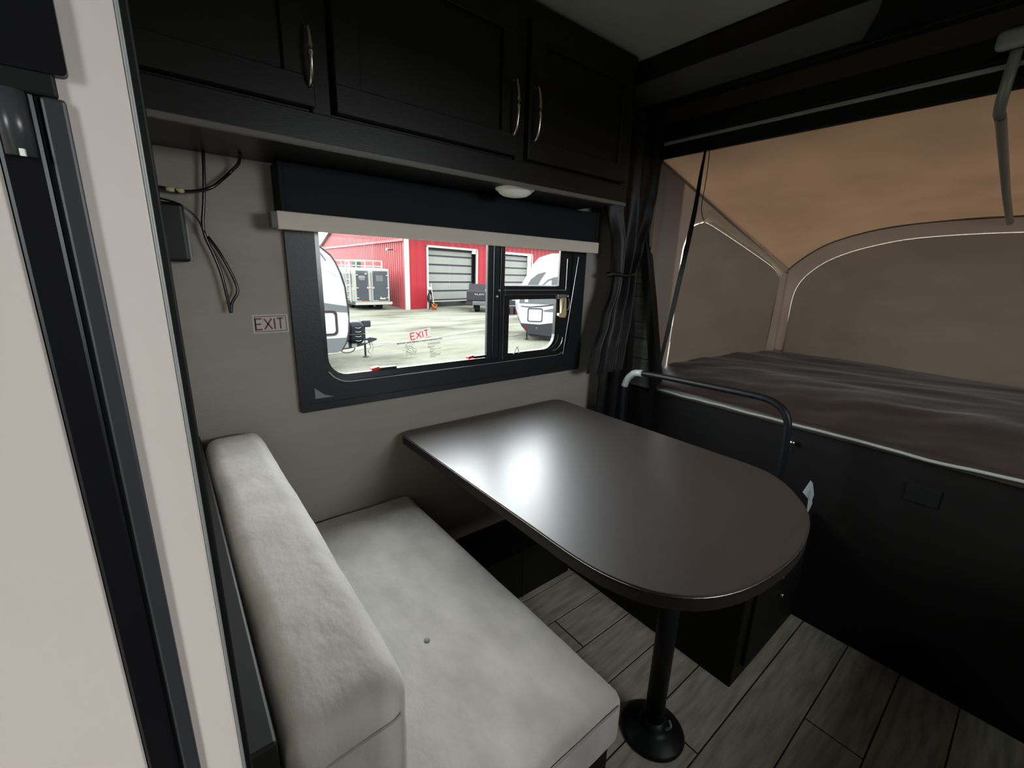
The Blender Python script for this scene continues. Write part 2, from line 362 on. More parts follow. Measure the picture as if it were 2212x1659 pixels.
# bright beads
bm = B(); pts = [(x, YW-.0195, z) for x, z in rrect(.352, 1.385, .945, 1.44, (.075, .075, .01, .01))]
tube(bm, [p for p in pts if p[2] < 1.02 and p[0] > .36 and p[0] < 1.36], .0013, 6)
obj('glint_bead', bm, M['alu'], win)
bm = B(); tube(bm, [(1.412, YW-.02, 1.36), (1.352, YW-.02, .945)], .001, 6); obj('glint_bead', bm, M['alu'], win)  # slanted bright bar drawn in for the gleam on the frame
bm = B(); tube(bm, [(x, YW-.0185, z) for x, z in rrect(.300, 1.438, .890, 1.46, .004) if z < 1.0], .0009, 6); obj('frame_seam', bm, M['frame_edge'], win)
obj('mullion', bx(.945, 1.026, YW-.012, YW+.0015, .96, 1.44, .003), M['frame'], win)
obj('mullion_rib', bx(.968, .978, YW-.018, YW-.010, .955, 1.44, .002), M['frame_edge'], win)
obj('mullion_rib', bx(1.000, 1.010, YW-.018, YW-.010, .955, 1.44, .002), M['frame_edge'], win)
obj('transom', bx(1.026, 1.372, YW-.012, YW+.0015, 1.192, 1.238, .003), M['frame'], win)
bm = B(); tube(bm, [(1.020, YW-.014, 1.222), (1.352, YW-.014, 1.222)], .0016, 6); tube(bm, [(1.352, YW-.014, 1.222), (1.352, YW-.014, 1.35)], .0014, 6); obj('glint_bead', bm, M['alu'], win)
# vent sash (lower right) and fixed upper right
obj('vent_sash', ring_xz(B(), rrect(1.026, 1.372, .960, 1.200, (.004, .07, .004, .004)), rrect(1.048, 1.300, .976, 1.186, (.004, .06, .002, .002)), YW-.014, YW+.0015), M['frame_edge'], win)
obj('upper_sash', ring_xz(B(), rrect(1.020, 1.372, 1.225, 1.44, .002), rrect(1.026, 1.316, 1.240, 1.40, .002), YW-.008, YW+.0015), M['frame_edge'], win)
bm = B(); tube(bm, [(1.020, YW-.016, .955), (1.020, YW-.016, 1.20)], .0011, 6); tube(bm, [(1.020, YW-.016, 1.205), (1.30, YW-.016, 1.205)], .0008, 6); obj('glint_bead', bm, M['grey'], win)
bm = B(); tube(bm, [(x, YW-.017, z) for x, z in rrect(1.04, 1.347, .966, 1.30, (.004, .055, .004, .004)) if z < 1.20 and x > 1.05], .0015, 6); obj('glint_bead', bm, M['alu'], win)
bm = B(); tube(bm, [(x, YW-.015, z) for x, z in rrect(1.04, 1.322, .974, 1.30, (.004, .06, .004, .004)) if z < 1.16 and x > 1.2], .0009, 6); obj('glint_bead', bm, M['grey'], win)
obj('pane', bx(.36, .95, YW-.004, YW-.002, .96, 1.44), M['glass'], win)
obj('pane', bx(1.03, 1.31, YW-.004, YW-.002, .97, 1.19), M['glass'], win)
obj('pane', bx(1.03, 1.32, YW-.004, YW-.002, 1.24, 1.40), M['glass'], win)
for x, z in ((.492, .974), (.855, .977)):
    t_ = obj('release_tab', box(B(), x, x+.026, YW-.026, YW-.006, z-.006, z+.006, .003, 2, rot=(R(-8), 'Y', (x, YW, z))), M['redtab'], win)
    obj('tab_lever', bx(x+.026, x+.085, YW-.022, YW-.006, z-.006, z+.004, .002), M['bplastic'], t_)
hd = obj('lever_base', bx(1.293, 1.343, YW-.03, YW-.01, 1.186, 1.204, .002), M['grey'], win)
bm = B(); prism(bm, [(1.312, YW-.034, 1.190), (1.340, YW-.034, 1.190), (1.345, YW-.034, 1.12), (1.338, YW-.034, 1.107), (1.318, YW-.034, 1.109), (1.300, YW-.034, 1.118), (1.302, YW-.034, 1.127), (1.316, YW-.034, 1.126)], (0, .012, 0)); obj('lever', bm, M['tan'], hd)
bm = B(); tube(bm, [(1.326, YW-.036, 1.187), (1.322, YW-.036, 1.15), (1.311, YW-.036, 1.125)], .0012, 6); obj('lever_rib', bm, M['ink'], hd)
bm = B(); tube(bm, smooth_path([(1.365, YW-.022, 1.188), (1.372, YW-.022, 1.17), (1.371, YW-.022, 1.15), (1.362, YW-.022, 1.137)]), .003, 6); obj('catch', bm, M['grey'], win)
for x, z, s in ((.985, 1.199, .0045), (.994, 1.221, .004), (1.362, 1.197, .005)):
    obj('screw', lathe(B(), [(0.0005, -.004), (s*.8, -.004), (s, -.001), (s, .002), (.0005, .002)], (x, YW-.018, z), 'y', 12), M['wcable'], win)
bm = B(); tube(bm, smooth_path([(1.072, YW-.02, .972), (1.082, YW-.02, .990), (1.087, YW-.02, 1.000), (1.093, YW-.02, .991), (1.101, YW-.02, .974)]), .0028, 6); tube(bm, [(1.078, YW-.02, .982), (1.097, YW-.02, .984)], .002, 6); obj('drain_clip', bm, M['wcable'], win)
# gusset at lower-left inside corner
bm = B(); prism(bm, [(.318, YW-.0195, .938), (.318, YW-.0195, .905), (.372, YW-.0195, .905), (.345, YW-.0195, .914)], (0, .002, 0)); obj('corner_gusset', bm, M['grey'], win)
# window sticker EXIT (tilted) + instruction print on the pane
st = thing('window_exit_sticker', 'tilted EXIT sticker with red letters on the window glass', 'sticker', (.672, YW-.0045, 1.074))
ang = math.atan2(.012, .082)
def tp(u, v, c=(.672, 1.0735)): return (c[0]+u*math.cos(ang)-v*math.sin(ang), c[1]+u*math.sin(ang)+v*math.cos(ang))
bm = B(); bm.faces.new([bm.verts.new((tp(a, b_)[0], YW-.0045, tp(a, b_)[1])) for a, b_ in ((-.042, -.0165), (.042, -.0165), (.042, .0165), (-.042, .0165))]); obj('backing', bm, M['stick2'], st)
def EXIT(parent, f, h, w_, yy, m, sw, film=False):
    L = {'E': [((0, -1), (0, 1)), ((0, 1), (1, 1)), ((0, 0), (.85, 0)), ((0, -1), (1, -1))], 'X': [((0, 1), (1.2, -1)), ((1.2, 1), (0, -1))], 'I': [((0, -1), (0, 1))], 'T': [((0, 1), (1, 1)), ((.5, 1), (.5, -1))]}
    xo = {'E': -2.35, 'X': -1.0, 'I': .62, 'T': 1.05}
    bm = B()
    for k, ss in L.items():
        for a, c in ss: stroke(bm, f((xo[k]+a[0])*w_, a[1]*h), f((xo[k]+c[0])*w_, c[1]*h), sw, yy-(.00005*xo[k] if film else 0), film=film)
    obj('lettering', bm, m, parent)
EXIT(st, tp, .0108, .0152, YW-.0052, M['redt'], .0032, True)
bm = B(); stroke(bm, tp(.018, -.0155), tp(.041, -.0155), .0018, YW-.0052, film=True); obj('edge_print', bm, M['redt'], st)
ins = thing('instruction_decal', 'fine grey instruction print and latch diagram on the window glass', 'decal', (.67, YW-.0045, 1.02))
a2 = math.atan2(.006, .166)
face_text('IMPORTANT: CHECK OPERATION OF WINDOW AFTER INSTALLATION', .0072, (.672, YW-.0050, 1.0505), ins, M['ink'], roll=-a2, extrude=.0002, width=.168)
bm = B()
for z, x0, x1 in ((1.040, .700, .747), (1.036, .700, .750), (1.029, .700, .728), (1.026, .700, .712), (1.022, .708, .722), (1.018, .708, .753), (1.013, .708, .724), (1.009, .708, .722), (1.004, .708, .732), (1.000, .708, .750), (.996, .708, .748), (.991, .708, .728)):
    stroke(bm, (x0, z), (x1, z+(x1-x0)*.05), .0013, YW-.0050, .0004)
obj('print_lines', bm, M['ink'], ins)
def dg(u, v): return (.616+u*.0415/500-.03, 1.044-(v-830)*.0415/490*1.0)   # drawing coordinates to metres
bm = B()
for P in ([(380, 840), (640, 940), (690, 1060), (690, 1220), (600, 1280), (385, 1180), (385, 1120), (450, 1130), (660, 1210)], [(380, 840), (385, 960), (520, 1080), (660, 1150)], [(400, 870), (440, 950), (630, 1020)], [(700, 1010), (840, 1060), (865, 1110), (820, 1170), (700, 1220)], [(690, 1100), (730, 1130), (790, 1130), (830, 1160)], [(640, 940), (700, 1010)], [(560, 890), (640, 850), (780, 840)], [(240, 1070), (370, 1055), (430, 1100)], [(820, 1180), (835, 1250), (710, 1290)], [(370, 1335), (450, 1270)], [(480, 1000), (530, 1050)], [(450, 1060), (440, 1120)], [(600, 1280), (610, 1210), (385, 1120)]):
    for a, c in zip(P, P[1:]): stroke(bm, dg(*a), dg(*c), .0009, YW-.0050, .0004)
obj('diagram', bm, M['ink'], ins)
# wall EXIT sticker
ws = thing('wall_exit_sticker', 'white EXIT sticker with a dark red border on the wall left of the window', 'sticker', (.2245, YW-.001, 1.131))
obj('backing', bx(.181, .269, YW-.0012, YW, 1.106, 1.157), M['stick'], ws)
EXIT(ws, lambda u, v: (.2245+u, 1.131+v), .0145, .0155, YW-.0018, M['dred'], .0038)
bm = B()
for a, c in (((.187, 1.1515), (.263, 1.1515)), ((.187, 1.111), (.263, 1.111)), ((.187, 1.1515), (.187, 1.111)), ((.263, 1.1515), (.263, 1.111))): stroke(bm, a, c, .0016, YW-.0018)
obj('border_line', bm, M['dred'], ws)
# ------------------------------------------------------------------ roller blind
bl = thing('roller_blind', 'dark roller blind with a beige bottom rail over the window top', 'blind', (.87, 1.27, 1.37))
obj('blind_fabric', bx(.262, 1.455, 1.268, 1.272, 1.40, 1.535), M['blind'], bl)
obj('bottom_rail', bx(.250, 1.458, 1.252, 1.272, 1.376, 1.419, .003), M['rail'], bl)
obj('rail_end_cap', bx(.236, .2505, 1.254, 1.29, 1.378, 1.417, .002), mat('rail_cap', (.10, .095, .08), .6), bl)
bm = B(); tube(bm, [(.27, 1.30, 1.505), (1.45, 1.30, 1.505)], .028, 16); obj('roller', bm, M['blind'], bl, True)
obj('side_bracket', bx(.262, .275, 1.262, YW, 1.41, 1.536, .003), M['blind'], bl)
obj('side_bracket', bx(1.448, 1.460, 1.262, YW, 1.43, 1.536, .003), M['blind'], bl)
# ------------------------------------------------------------------ overhead cabinet
cb = thing('overhead_cabinet', 'black overhead cabinet row above the dinette window', 'cabinet', (.2, 1.2, 1.537))
CY = 1.052
obj('body', bx(-1.0, 1.352, CY+.012, YW, 1.540, 1.995), M['black'], cb)
bm = B()
box(bm, -1.0, 1.352, CY, CY+.014, 1.540, 1.598, .002); box(bm, -1.0, 1.352, CY, CY+.014, 1.955, 1.995, .002)
for a, c in ((.296, .334), (.836, .868), (1.316, 1.352)): box(bm, a, c, CY, CY+.014, 1.596, 1.957, .002)
obj('face_frame', bm, M['black'], cb)
obj('light_valance', bx(-1.0, 1.350, CY-.003, CY+.010, 1.531, 1.543, .002), M['strip'], cb)
def pull(x, z0, z1, parent):
    bm = B(); y = CY-.014
    tube(bm, smooth_path([(x, y-.002, z0), (x, y-.018, z0+.012), (x, y-.027, (z0+z1)/2), (x, y-.018, z1-.012), (x, y-.002, z1)], 5), .0042, 8)
    h = obj('handle', bm, M['steel'], parent, True)
    for z in (z0+.002, z1-.002): obj('handle_foot', lathe(B(), [(.0045, -.006), (.0045, .004)], (x, y, z), 'y', 10), M['steel'], parent)
def cdoor(x0, x1, hx, hz):
    d = obj('door', bx(x0, x1, CY-.004, CY+.004, 1.604, 1.950, .002), M['black'], cb)
    bm = B(); w_ = .055
    for a in ((x0, x1, 1.604, 1.604+w_), (x0, x1, 1.950-w_, 1.950), (x0, x0+w_, 1.604+w_-.001, 1.951-w_), (x1-w_, x1, 1.604+w_-.001, 1.951-w_)): box(bm, a[0], a[1], CY-.014, CY-.003, a[2], a[3], .002)
    obj('door_frame', bm, M['black'], d)
    pull(hx, hz[0], hz[1], d)
cdoor(.342, .832, .812, (1.652, 1.788)); cdoor(.872, 1.330, .890, (1.652, 1.788)); cdoor(-.24, .292, .322, (1.622, 1.745)) if False else cdoor(-.24, .300, .290, (1.640, 1.745))
ml = thing('puck_light', 'round off-white puck light under the overhead cabinet', 'light', (.902, 1.129, 1.53))
obj('lens', lathe(B(), [(.001, -.022), (.02, -.0215), (.038, -.018), (.050, -.011), (.055, -.003), (.056, 0)], (.902, 1.129, 1.537), 'z', 32), M['lens'], ml, True)
obj('rim', lathe(B(), [(.056, 0), (.061, -.001), (.062, .004), (.001, .004)], (.902, 1.129, 1.536), 'z', 32), M['lens'], ml, True)
# ------------------------------------------------------------------ wires and box on the wall
cbx = thing('wall_power_box', 'black plastic box on the window wall beside the pale partition', 'box', (.02, YW, 1.28))
obj('housing', bx(.0, .066, 1.285, YW, 1.288, 1.418, .008, 3), M['bplastic'], cbx)
obj('side_clip', bx(.064, .070, 1.29, 1.305, 1.290, 1.375, .002), M['grey'], cbx)
def cable(name, label, pts, r, m, ends=None):
    bm = B(); tube(bm, smooth_path(pts, 6), r, 8)
    o = obj(name, bm, m, None, True); tag(o, label, 'cable'); return o
cable('hanging_cable', 'glossy black cable hanging from the cabinet into a pointed loop on the wall', [(.120, 1.31, 1.539), (.115, 1.31, 1.484), (.107, 1.31, 1.423), (.100, 1.31, 1.381), (.101, 1.31, 1.350), (.113, 1.31, 1.308), (.123, 1.31, 1.264), (.129, 1.31, 1.208), (.1325, 1.31, 1.167), (.138, 1.312, 1.191), (.154, 1.315, 1.222), (.145, 1.318, 1.265), (.126, 1.320, 1.314), (.107, 1.325, 1.350)], .0036, M['cable'])
c2 = cable('curved_cable', 'black cable curving left from the cabinet with pale connectors', [(.188, 1.27, 1.539), (.186, 1.295, 1.52), (.173, 1.31, 1.505), (.151, 1.305, 1.482), (.125, 1.30, 1.459), (.092, 1.30, 1.447), (.062, 1.30, 1.444), (.03, 1.30, 1.447), (.004, 1.30, 1.445)], .0038, M['cable'])
for x in (.048, .066):
    bm = B(); tube(bm, [(x-.008, 1.30, 1.446), (x, 1.30, 1.4455), (x+.007, 1.30, 1.445)], [.004, .0062, .0042], 10); obj('connector', bm, M['tan'], c2, True)
cable('short_cable', 'thin black cable arcing from the wall box to the hanging cable', [(.02, 1.300, 1.425), (.054, 1.300, 1.418), (.078, 1.303, 1.402), (.093, 1.304, 1.381), (.099, 1.303, 1.355)], .0022, M['cable'])
# ------------------------------------------------------------------ partition and black rail at the left edge
PY = .25; PK = PY/.362
pp = thing('partition_panel', 'pale partition panel at the left edge, running out of the frame', 'panel', (-.6, .8, 0))
obj('wall_body', bx(-1.3, -.006, PY+.012, YW-.002, 0, CZ-.002), M['partition'], pp)
obj('panel', bx(-1.3, .0006, PY, PY+.014, 0, CZ-.002, .001), M['partition'], pp)
obj('edge_bead', bx(.0006, .0022, PY, PY+.012, 0, CZ-.002, .0006), mat('dull_bead', (.30, .31, .29), .5, metal=.3), pp)
obj('edge_gasket', bx(-.002, .0055, PY+.014, PY+.026, 0, CZ-.002, .001), M['trim'], pp)
ch = thing('black_door_rail', 'tall black rail with a rounded top housing mounted on the pale partition', 'rail', (-.045*PK, PY-.004, 0))
def kx(x0, x1, d0, d1, z0, z1, bev=0):
    zz = lambda z: 1.29+(z-1.29)*PK if z > 0 else 0
    return bx(x0*PK, x1*PK, PY-d0, PY-d1, zz(z0), zz(z1), bev)
kz = lambda z: 1.29+(z-1.29)*PK
obj('channel', kx(-.0565, -.0385, .002, 0, 0, 1.40, .0015), M['bplastic'], ch)
obj('raised_rib', kx(-.0365, -.0265, .003, 0, 0, 1.372, .001), mat('charcoal_rib', (.03, .03, .032), .45), ch)
obj('channel_floor', kx(-.040, -.034, .001, 0, 0, 1.372), M['trim'], ch)
bm = B(); pr_ = rrect(-.12*PK, -.0235*PK, kz(1.383), kz(1.428), (.002, .002, .005, .005)); prism(bm, [(x, PY-.004, z) for x, z in pr_], (0, .004, 0)); obj('top_housing', bm, M['bplastic'], ch)
obj('housing_step', kx(-.11, -.029, .003, 0, 1.372, 1.385, .001), M['trim'], ch)
bm = B(); tube(bm, [(-.0475*PK, PY-.003, kz(1.372)), (-.0475*PK, PY-.003, kz(1.341))], .0042, 14); obj('roller', bm, mat('dark_roller', (.05, .05, .052), .3), ch, True)
bm = B(); tube(bm, [(-.0462*PK, PY-.0076, kz(1.3435)), (-.0462*PK, PY-.0076, kz(1.340))], .0009, 8); obj('roller_tip', bm, M['wcable'], ch)
# ------------------------------------------------------------------ dinette: left bench
be = thing('dinette_bench', 'light grey upholstered dinette bench beside the pale partition', 'bench', (.3, .85, 0))
obj('base', bx(.03, .572, .368, 1.338, 0, .378), M['blackw'], be)
obj('back_board', bx(-.002, .030, .378, 1.338, 0, .845, .003), M['trim'], be)
seat = obj('seat_cushion', cushion(B(), .03, .606, .362, 1.332, .378, .500, .024, (.002, .002, .008), 36, .0022, 3), M['fabric'], be, True)
bm = B(); tube(bm, [(.06, .3615, .486), (.30, .3605, .487), (.585, .3615, .486)], .0022, 6); obj('piping', bm, M['piping'], seat, True)
back = obj('back_cushion', cushion(B(), .034, .166, .362, 1.318, .496, .846, .034, (.004, .003, .004), 36, .0028, 11), M['fabric'], be, True)
bm = B(); tube(bm, smooth_path([(.050, .3620, .79), (.062, .3595, .800), (.10, .3585, .804), (.140, .3595, .805), (.148, .364, .805)]), .0018, 6); obj('piping', bm, M['piping'], back, True)
# button dimple on the seat
obj('seat_button', lathe(B(), [(.0005, .0032), (.004, .003), (.0065, .0012), (.0075, -.004)], (.352, .70, .5078), 'z', 16), M['piping'], be, True)
# under-window box
bxu = thing('floor_box', 'low black box on the floor under the window', 'box', (.9, 1.2, 0))
obj('box_body', bx(.575, 1.262, 1.115, 1.338, 0, .218, .003), M['blackw'], bxu)
obj('box_seam', bx(.990, .996, 1.1125, 1.118, 0, .216), M['tedge'], bxu)
# right bench
rb = thing('black_bench', 'black storage bench under the table end by the bunk wall', 'bench', (1.5, .8, 0))
obj('bench_box', bx(1.275, 1.796, .400, 1.110, .0, .42, .004), M['blackw'], rb)
obj('bench_box_rear', bx(1.275, 1.796, 1.108, 1.336, .0, .42, .004), M['blackw'], rb)
d = obj('drawer', bx(1.33, 1.70, .388, .401, .06, .38, .003), M['blackw'], rb)
for z in (.33, .24):
    obj('catch', lathe(B(), [(.0005, -.014), (.006, -.012), (.007, -.004), (.003, 0)], (1.50+(.33-z)*.4, .388, z), 'y', 12), M['steel'], d, True)
obj('bench_pad', cushion(B(), 1.28, 1.79, .400, 1.336, .42, .475, .014, (0, 0, .004), 14, .001, 5), M['trim'], rb, True)
tag(obj('plastic_flap', prism(B(), [(1.690, .400, .476), (1.700, .392, .530), (1.702, .428, .560), (1.700, .412, .612), (1.700, .404, .604), (1.696, .392, .565)], (.003, 0, 0)), M['clear']), 'small translucent plastic flap sticking up behind the table end', 'flap')
# ------------------------------------------------------------------ table
tb = thing('dinette_table', 'dark walnut pedestal table with a rounded near end under the window', 'table', (.95, .50, 0))
def table_outline():
    pts = []
    def arc(cx, cy, r, a0, a1, n=10, ry=None):
        ry = ry or r
        return [(cx+r*math.cos(math.radians(a0+(a1-a0)*k/n)), cy+ry*math.sin(math.radians(a0+(a1-a0)*k/n))) for k in range(n+1)]
    pts += arc(.617, 1.295, .035, 180, 90, 6)           # far left
    pts += arc(1.315, 1.295, .035, 90, 0, 6)            # far right
    pts += [(1.350, .60), (1.350, .50)]
    # near end: flat rounded shape
    pts += [(1.338, .430), (1.300, .370), (1.235, .312), (1.165, .270), (1.06, .240), (.95, .229), (.83, .237), (.74, .258), (.672, .294), (.622, .350), (.594, .420), (.583, .50), (.582, .62)]
    return pts
op = table_outline()
sm = [(p.x, p.y) for p in smooth_path([(x, y, 0) for x, y in op[14:]], 4)]
op = op[:14]+sm
bm = B(); prism(bm, [(x, y, .706) for x, y in op], (0, 0, .033)); 
top = obj('table_top', bm, M['table'], tb)
top.data.materials.append(M['tedge'])
for p_ in top.data.polygons:
    if abs(p_.normal.z) < .5 or p_.normal.z < -.5: p_.material_index = 1
bv = top.modifiers.new('bevel', 'BEVEL'); bv.width = .003; bv.segments = 3; bv.limit_method = 'ANGLE'
bm = B(); n_ = len(op); tube(bm, [(x, y, .7355) for x, y in op]+[(op[0][0], op[0][1], .7355)], .0011, 6); obj('edge_bead', bm, M['steel'], top)
obj('edge_band', ring_xy := None or (lambda: (lambda bm: (prism(bm, [(.95+(x-.95)*1.002, .78+(y-.78)*1.002, .708) for x, y in op], (0, 0, .022)), bm)[1])(B()))(), M['tedge'], tb)
obj('under_rail', bx(.68, 1.25, .44, 1.20, .688, .708), M['blackw'], tb)
for k, (px, py) in enumerate(((.955, .475),)):
    bm = B(); tube(bm, [(px, py, .03), (px, py, .69)], .0265, 24); lg = obj('leg', bm, M['pblack'], tb, True)
    obj('leg_base', lathe(B(), [(.001, .0), (.088, .0), (.090, .006), (.084, .014), (.050, .024), (.034, .034), (.031, .052), (.001, .052)], (px, py, .002), 'z', 36), M['pblack'], tb, True)
    obj('leg_collar', lathe(B(), [(.001, 0), (.075, 0), (.075, .008), (.034, .020), (.032, .05), (.001, .05)][::-1], (px, py, .640), 'z', 30), M['pblack'], tb, True) if False else None
    bm = B(); tube(bm, smooth_path([(px+.005, py-.036, .038), (px+.016, py-.045, .050), (px+.022, py-.034, .058)]), .004, 8); obj('collar_lever', bm, M['grey'], tb, True)
obj('table_latch', bx(1.225, 1.245, .33, .37, .655, .705, .003), M['grey'], tb)
# ------------------------------------------------------------------ ladder hoop
hp = thing('tubular_rail', 'black bent tube rail with a clear plastic corner standing against the bunk', 'rail', (1.6, .8, .475))
arcp = [(1.6, 1.150, .48), (1.6, 1.157, .70), (1.6, 1.158, .79), (1.6, 1.150, .828), (1.6, 1.128, .858), (1.6, 1.090, .876), (1.6, .95, .884), (1.6, .72, .890), (1.6, .60, .892), (1.6, .545, .886), (1.6, .508, .866), (1.6, .488, .832), (1.6, .482, .78), (1.6, .478, .65), (1.6, .475, .48)]
sp = smooth_path(arcp, 5)
bm = B(); tube(bm, sp, .0125, 14); obj('tube', bm, M['pblack'], hp, True)
bm = B(); tube(bm, sp[11:27], .0150, 14); obj('corner_sleeve', bm, M['clear'], hp, True)
bm = B(); tube(bm, smooth_path([(1.598, .485, .76), (1.615, .468, .745), (1.64, .466, .725), (1.66, .48, .705)]), .0012, 6); obj('tether', bm, M['steel'], hp)
tag(obj('round_catch', lathe(B(), [(.0005, -.012), (.006, -.012), (.010, -.006), (.011, 0), (.006, .012), (.0005, .02)], (1.786, .514, .701), 'x', 16), M['steel'], None, True), 'small round silver catch on the black bunk wall', 'catch')
tag(obj('wall_vent', bx(1.794, 1.800, .10, .18, .617, .677, .002), M['trim']), 'small black square vent on the bunk wall below the mattress', 'vent')
# ------------------------------------------------------------------ bunk mattress
mt = thing('bunk_mattress', 'dark brown satin-covered mattress in the tent bunk', 'mattress', (2.4, .2, .70))
bm = B(); nx, ny = 60, 110; X0, X1, Y0, Y1 = 1.785, 3.07, -.80, 1.20; V = []
for i in range(nx+1):
    row = []
    for j in range(ny+1):
        u = i/nx; v = j/ny; x = X0+(X1-X0)*u; y = Y0+(Y1-Y0)*v
        y = min(y, 1.115+(x-X0)*1.5) if x < 1.85 else y
        rise = 1-(1-min(1, u/.30))**2.2
        z = .782+.068*rise+.010*math.sin(u*3.1)
        fold = noise.noise(Vector((x*5.5+y*1.2, y*1.3-x*1.5, 0)))*.016*(.25+rise*(1-.55*u))+noise.noise(Vector((x*17+y*6, y*3.2, 3)))*.006*(1.15-.7*u)
        z += fold
        # deep drapes near the front edge, running away from the rail
        z += (.010*math.sin(y*23+x*9+5*noise.noise(Vector((x*3, y*2.2, 9))))+.006*noise.noise(Vector((x*9, y*14, 5))))*max(0, 1-u*2.2)*min(1, rise*1.3)
        row.append(bm.verts.new((x, y, z)))
    V.append(row)
for i in range(nx):
    for j in range(ny): bm.faces.new((V[i][j], V[i+1][j], V[i+1][j+1], V[i][j+1]))
# front skirt of the cover
low = [bm.verts.new((X0+.002, v.co.y, .757)) for v in V[0]]
for j in range(ny): bm.faces.new((low[j], V[0][j], V[0][j+1], low[j+1]))
obj('cover', bm, M['mattress'], mt, True)
obj('core', bx(1.84, 3.06, -.79, 1.19, .70, .775, .01), M['trim'], mt)
obj('platform', bx(1.83, 3.12, -.85, 1.25, .64, .70), M['grey'], mt)
bm = B(); prev = [(1.781, 1.10-.006*0, .7765)]
pts = [(1.782, 1.10-1.9*k/60, .772+.0035*noise.noise(Vector((k*.35, 0, 0)))+(.006*math.exp(-((k-36)/3.)**2) - .004*math.exp(-((k-31)/4.)**2))) for k in range(61)]
tube(bm, pts, .0055, 8); br = obj('bunk_edge_rail', bm, M['lstrip'], None, True); tag(br, 'thin pale bead along the front edge of the tent bunk', 'trim')
# ------------------------------------------------------------------ tent
tn = thing('bunk_tent', 'tan canvas tent enclosing the fold-out bunk', 'tent', (2.4, .22, .78))
XF = 3.07
half = [(1.165, .845), (1.166, .945), (1.170, 1.10), (1.155, 1.24), (1.115, 1.330), (1.05, 1.405), (.97, 1.470), (.88, 1.520), (.74, 1.564), (.59, 1.590), (.42, 1.603), (.22, 1.606)]
inner = [(1.035, .845), (1.038, .945), (1.046, 1.10), (1.040, 1.22), (1.010, 1.300), (.955, 1.365), (.89, 1.415), (.80, 1.458), (.70, 1.490), (.575, 1.518), (.42, 1.532), (.22, 1.537)]
YC = .22
def full(h, z=None): return h+[(2*YC-y, z_) for y, z_ in h[-2::-1]]
arch = full(half); arin = full(inner)
arch = [(p.x, p.y) for p in smooth_path([(a, b_, 0) for a, b_ in arch], 3)]; arin = [(p.x, p.y) for p in smooth_path([(a, b_, 0) for a, b_ in arin], 3)]
def strip(bm, A, C):
    a = [bm.verts.new(p) for p in A]; c = [bm.verts.new(p) for p in C]
    for k in range(len(a)-1): bm.faces.new((a[k], a[k+1], c[k+1], c[k]))
def off_arch(L, d):
    """inset an open outline towards its middle"""
    out = []
    for k, (y, z) in enumerate(L):
        y0, z0 = L[max(k-1, 0)]; y1, z1 = L[min(k+1, len(L)-1)]
        v = Vector((y1-y0, z1-z0)).normalized(); n = Vector((-v.y, v.x))
        if n.dot(Vector((YC-y, 1.1-z))) < 0: n = -n
        out.append((y+n.x*d, z+n.y*d))
    return out
zo = off_arch(arin, .007)
bm = B(); strip(bm, [(XF, y, z) for y, z in arch], [(XF-.004, y, z) for y, z in arin]); ew = obj('end_wall_band', bm, M['wallc'], tn, True)
bm = B(); strip(bm, [(XF, arch[0][0], .80), (XF, arch[-1][0], .80)], [(XF, arch[0][0], .86), (XF, arch[-1][0], .86)]); obj('end_wall_base', bm, M['flapc'], tn)
# zipper slit
bm = B(); zi = [(a, c) for a, c in zip(arin, off_arch(arin, .0042)) if a[1] > .94]; strip(bm, [(XF-.0045, a[0], a[1]) for a, c in zi], [(XF-.0045, c[0], c[1]) for a, c in zi]); obj('zipper', bm, M['zipc'], tn)
bm = B()
c0 = [bm.verts.new((XF-.006, y, z)) for y, z in [(a if a[1] < .94 else c) for a, c in zip(arin, off_arch(arin, .004))]]; c1 = [bm.verts.new((XF-.012-.02*math.sin(k/(len(arin)-1)*math.pi), y*.0+y, .845)) for k, (y, z) in enumerate(zo)]
for k in range(len(c0)-1): bm.faces.new((c0[k], c0[k+1], c1[k+1], c1[k]))
obj('end_window_flap', bm, M['flapc'], tn, True)
# piping along the arch
bm = B(); tube(bm, [(XF-.004, y, z) for y, z in arch], .006, 8); obj('arch_seam', bm, M['flapc'], tn, True)
# roof: from the opening header to the arch
bm = B(); nu = 16; top_n = len(arch)
hdr = []
s0 = next(k for k, p in enumerate(arch) if p[1] > 1.335); s1 = top_n-1-s0
rf = arch[s0:s1+1]
for k in range(len(rf)):
    v = k/(len(rf)-1); hdr.append((1.245-v*(1.245-(2*YC-1.245)), 1.80))
rows = []
for i in range(nu+1):
    u = i/nu; row = []
    for k in range(len(rf)):
        v = k/(len(rf)-1)
        x = 1.80+(XF-1.80)*u; y = hdr[k][0]*(1-u)+rf[k][0]*u; z = hdr[k][1]*(1-u)+rf[k][1]*u
        # edges sag to the straight side seam; light billow between bow and header
        z += -.022*math.sin(math.pi*u)*math.sin(math.pi*v)+.004*noise.noise(Vector((x*4, y*4, 1)))
        row.append(bm.verts.new((x, y, z)))
    rows.append(row)
for i in range(nu):
    for k in range(len(rf)-1): bm.faces.new((rows[i][k], rows[i+1][k], rows[i+1][k+1], rows[i][k+1]))
obj('roof_panel', bm, M['roofc'], tn, True)
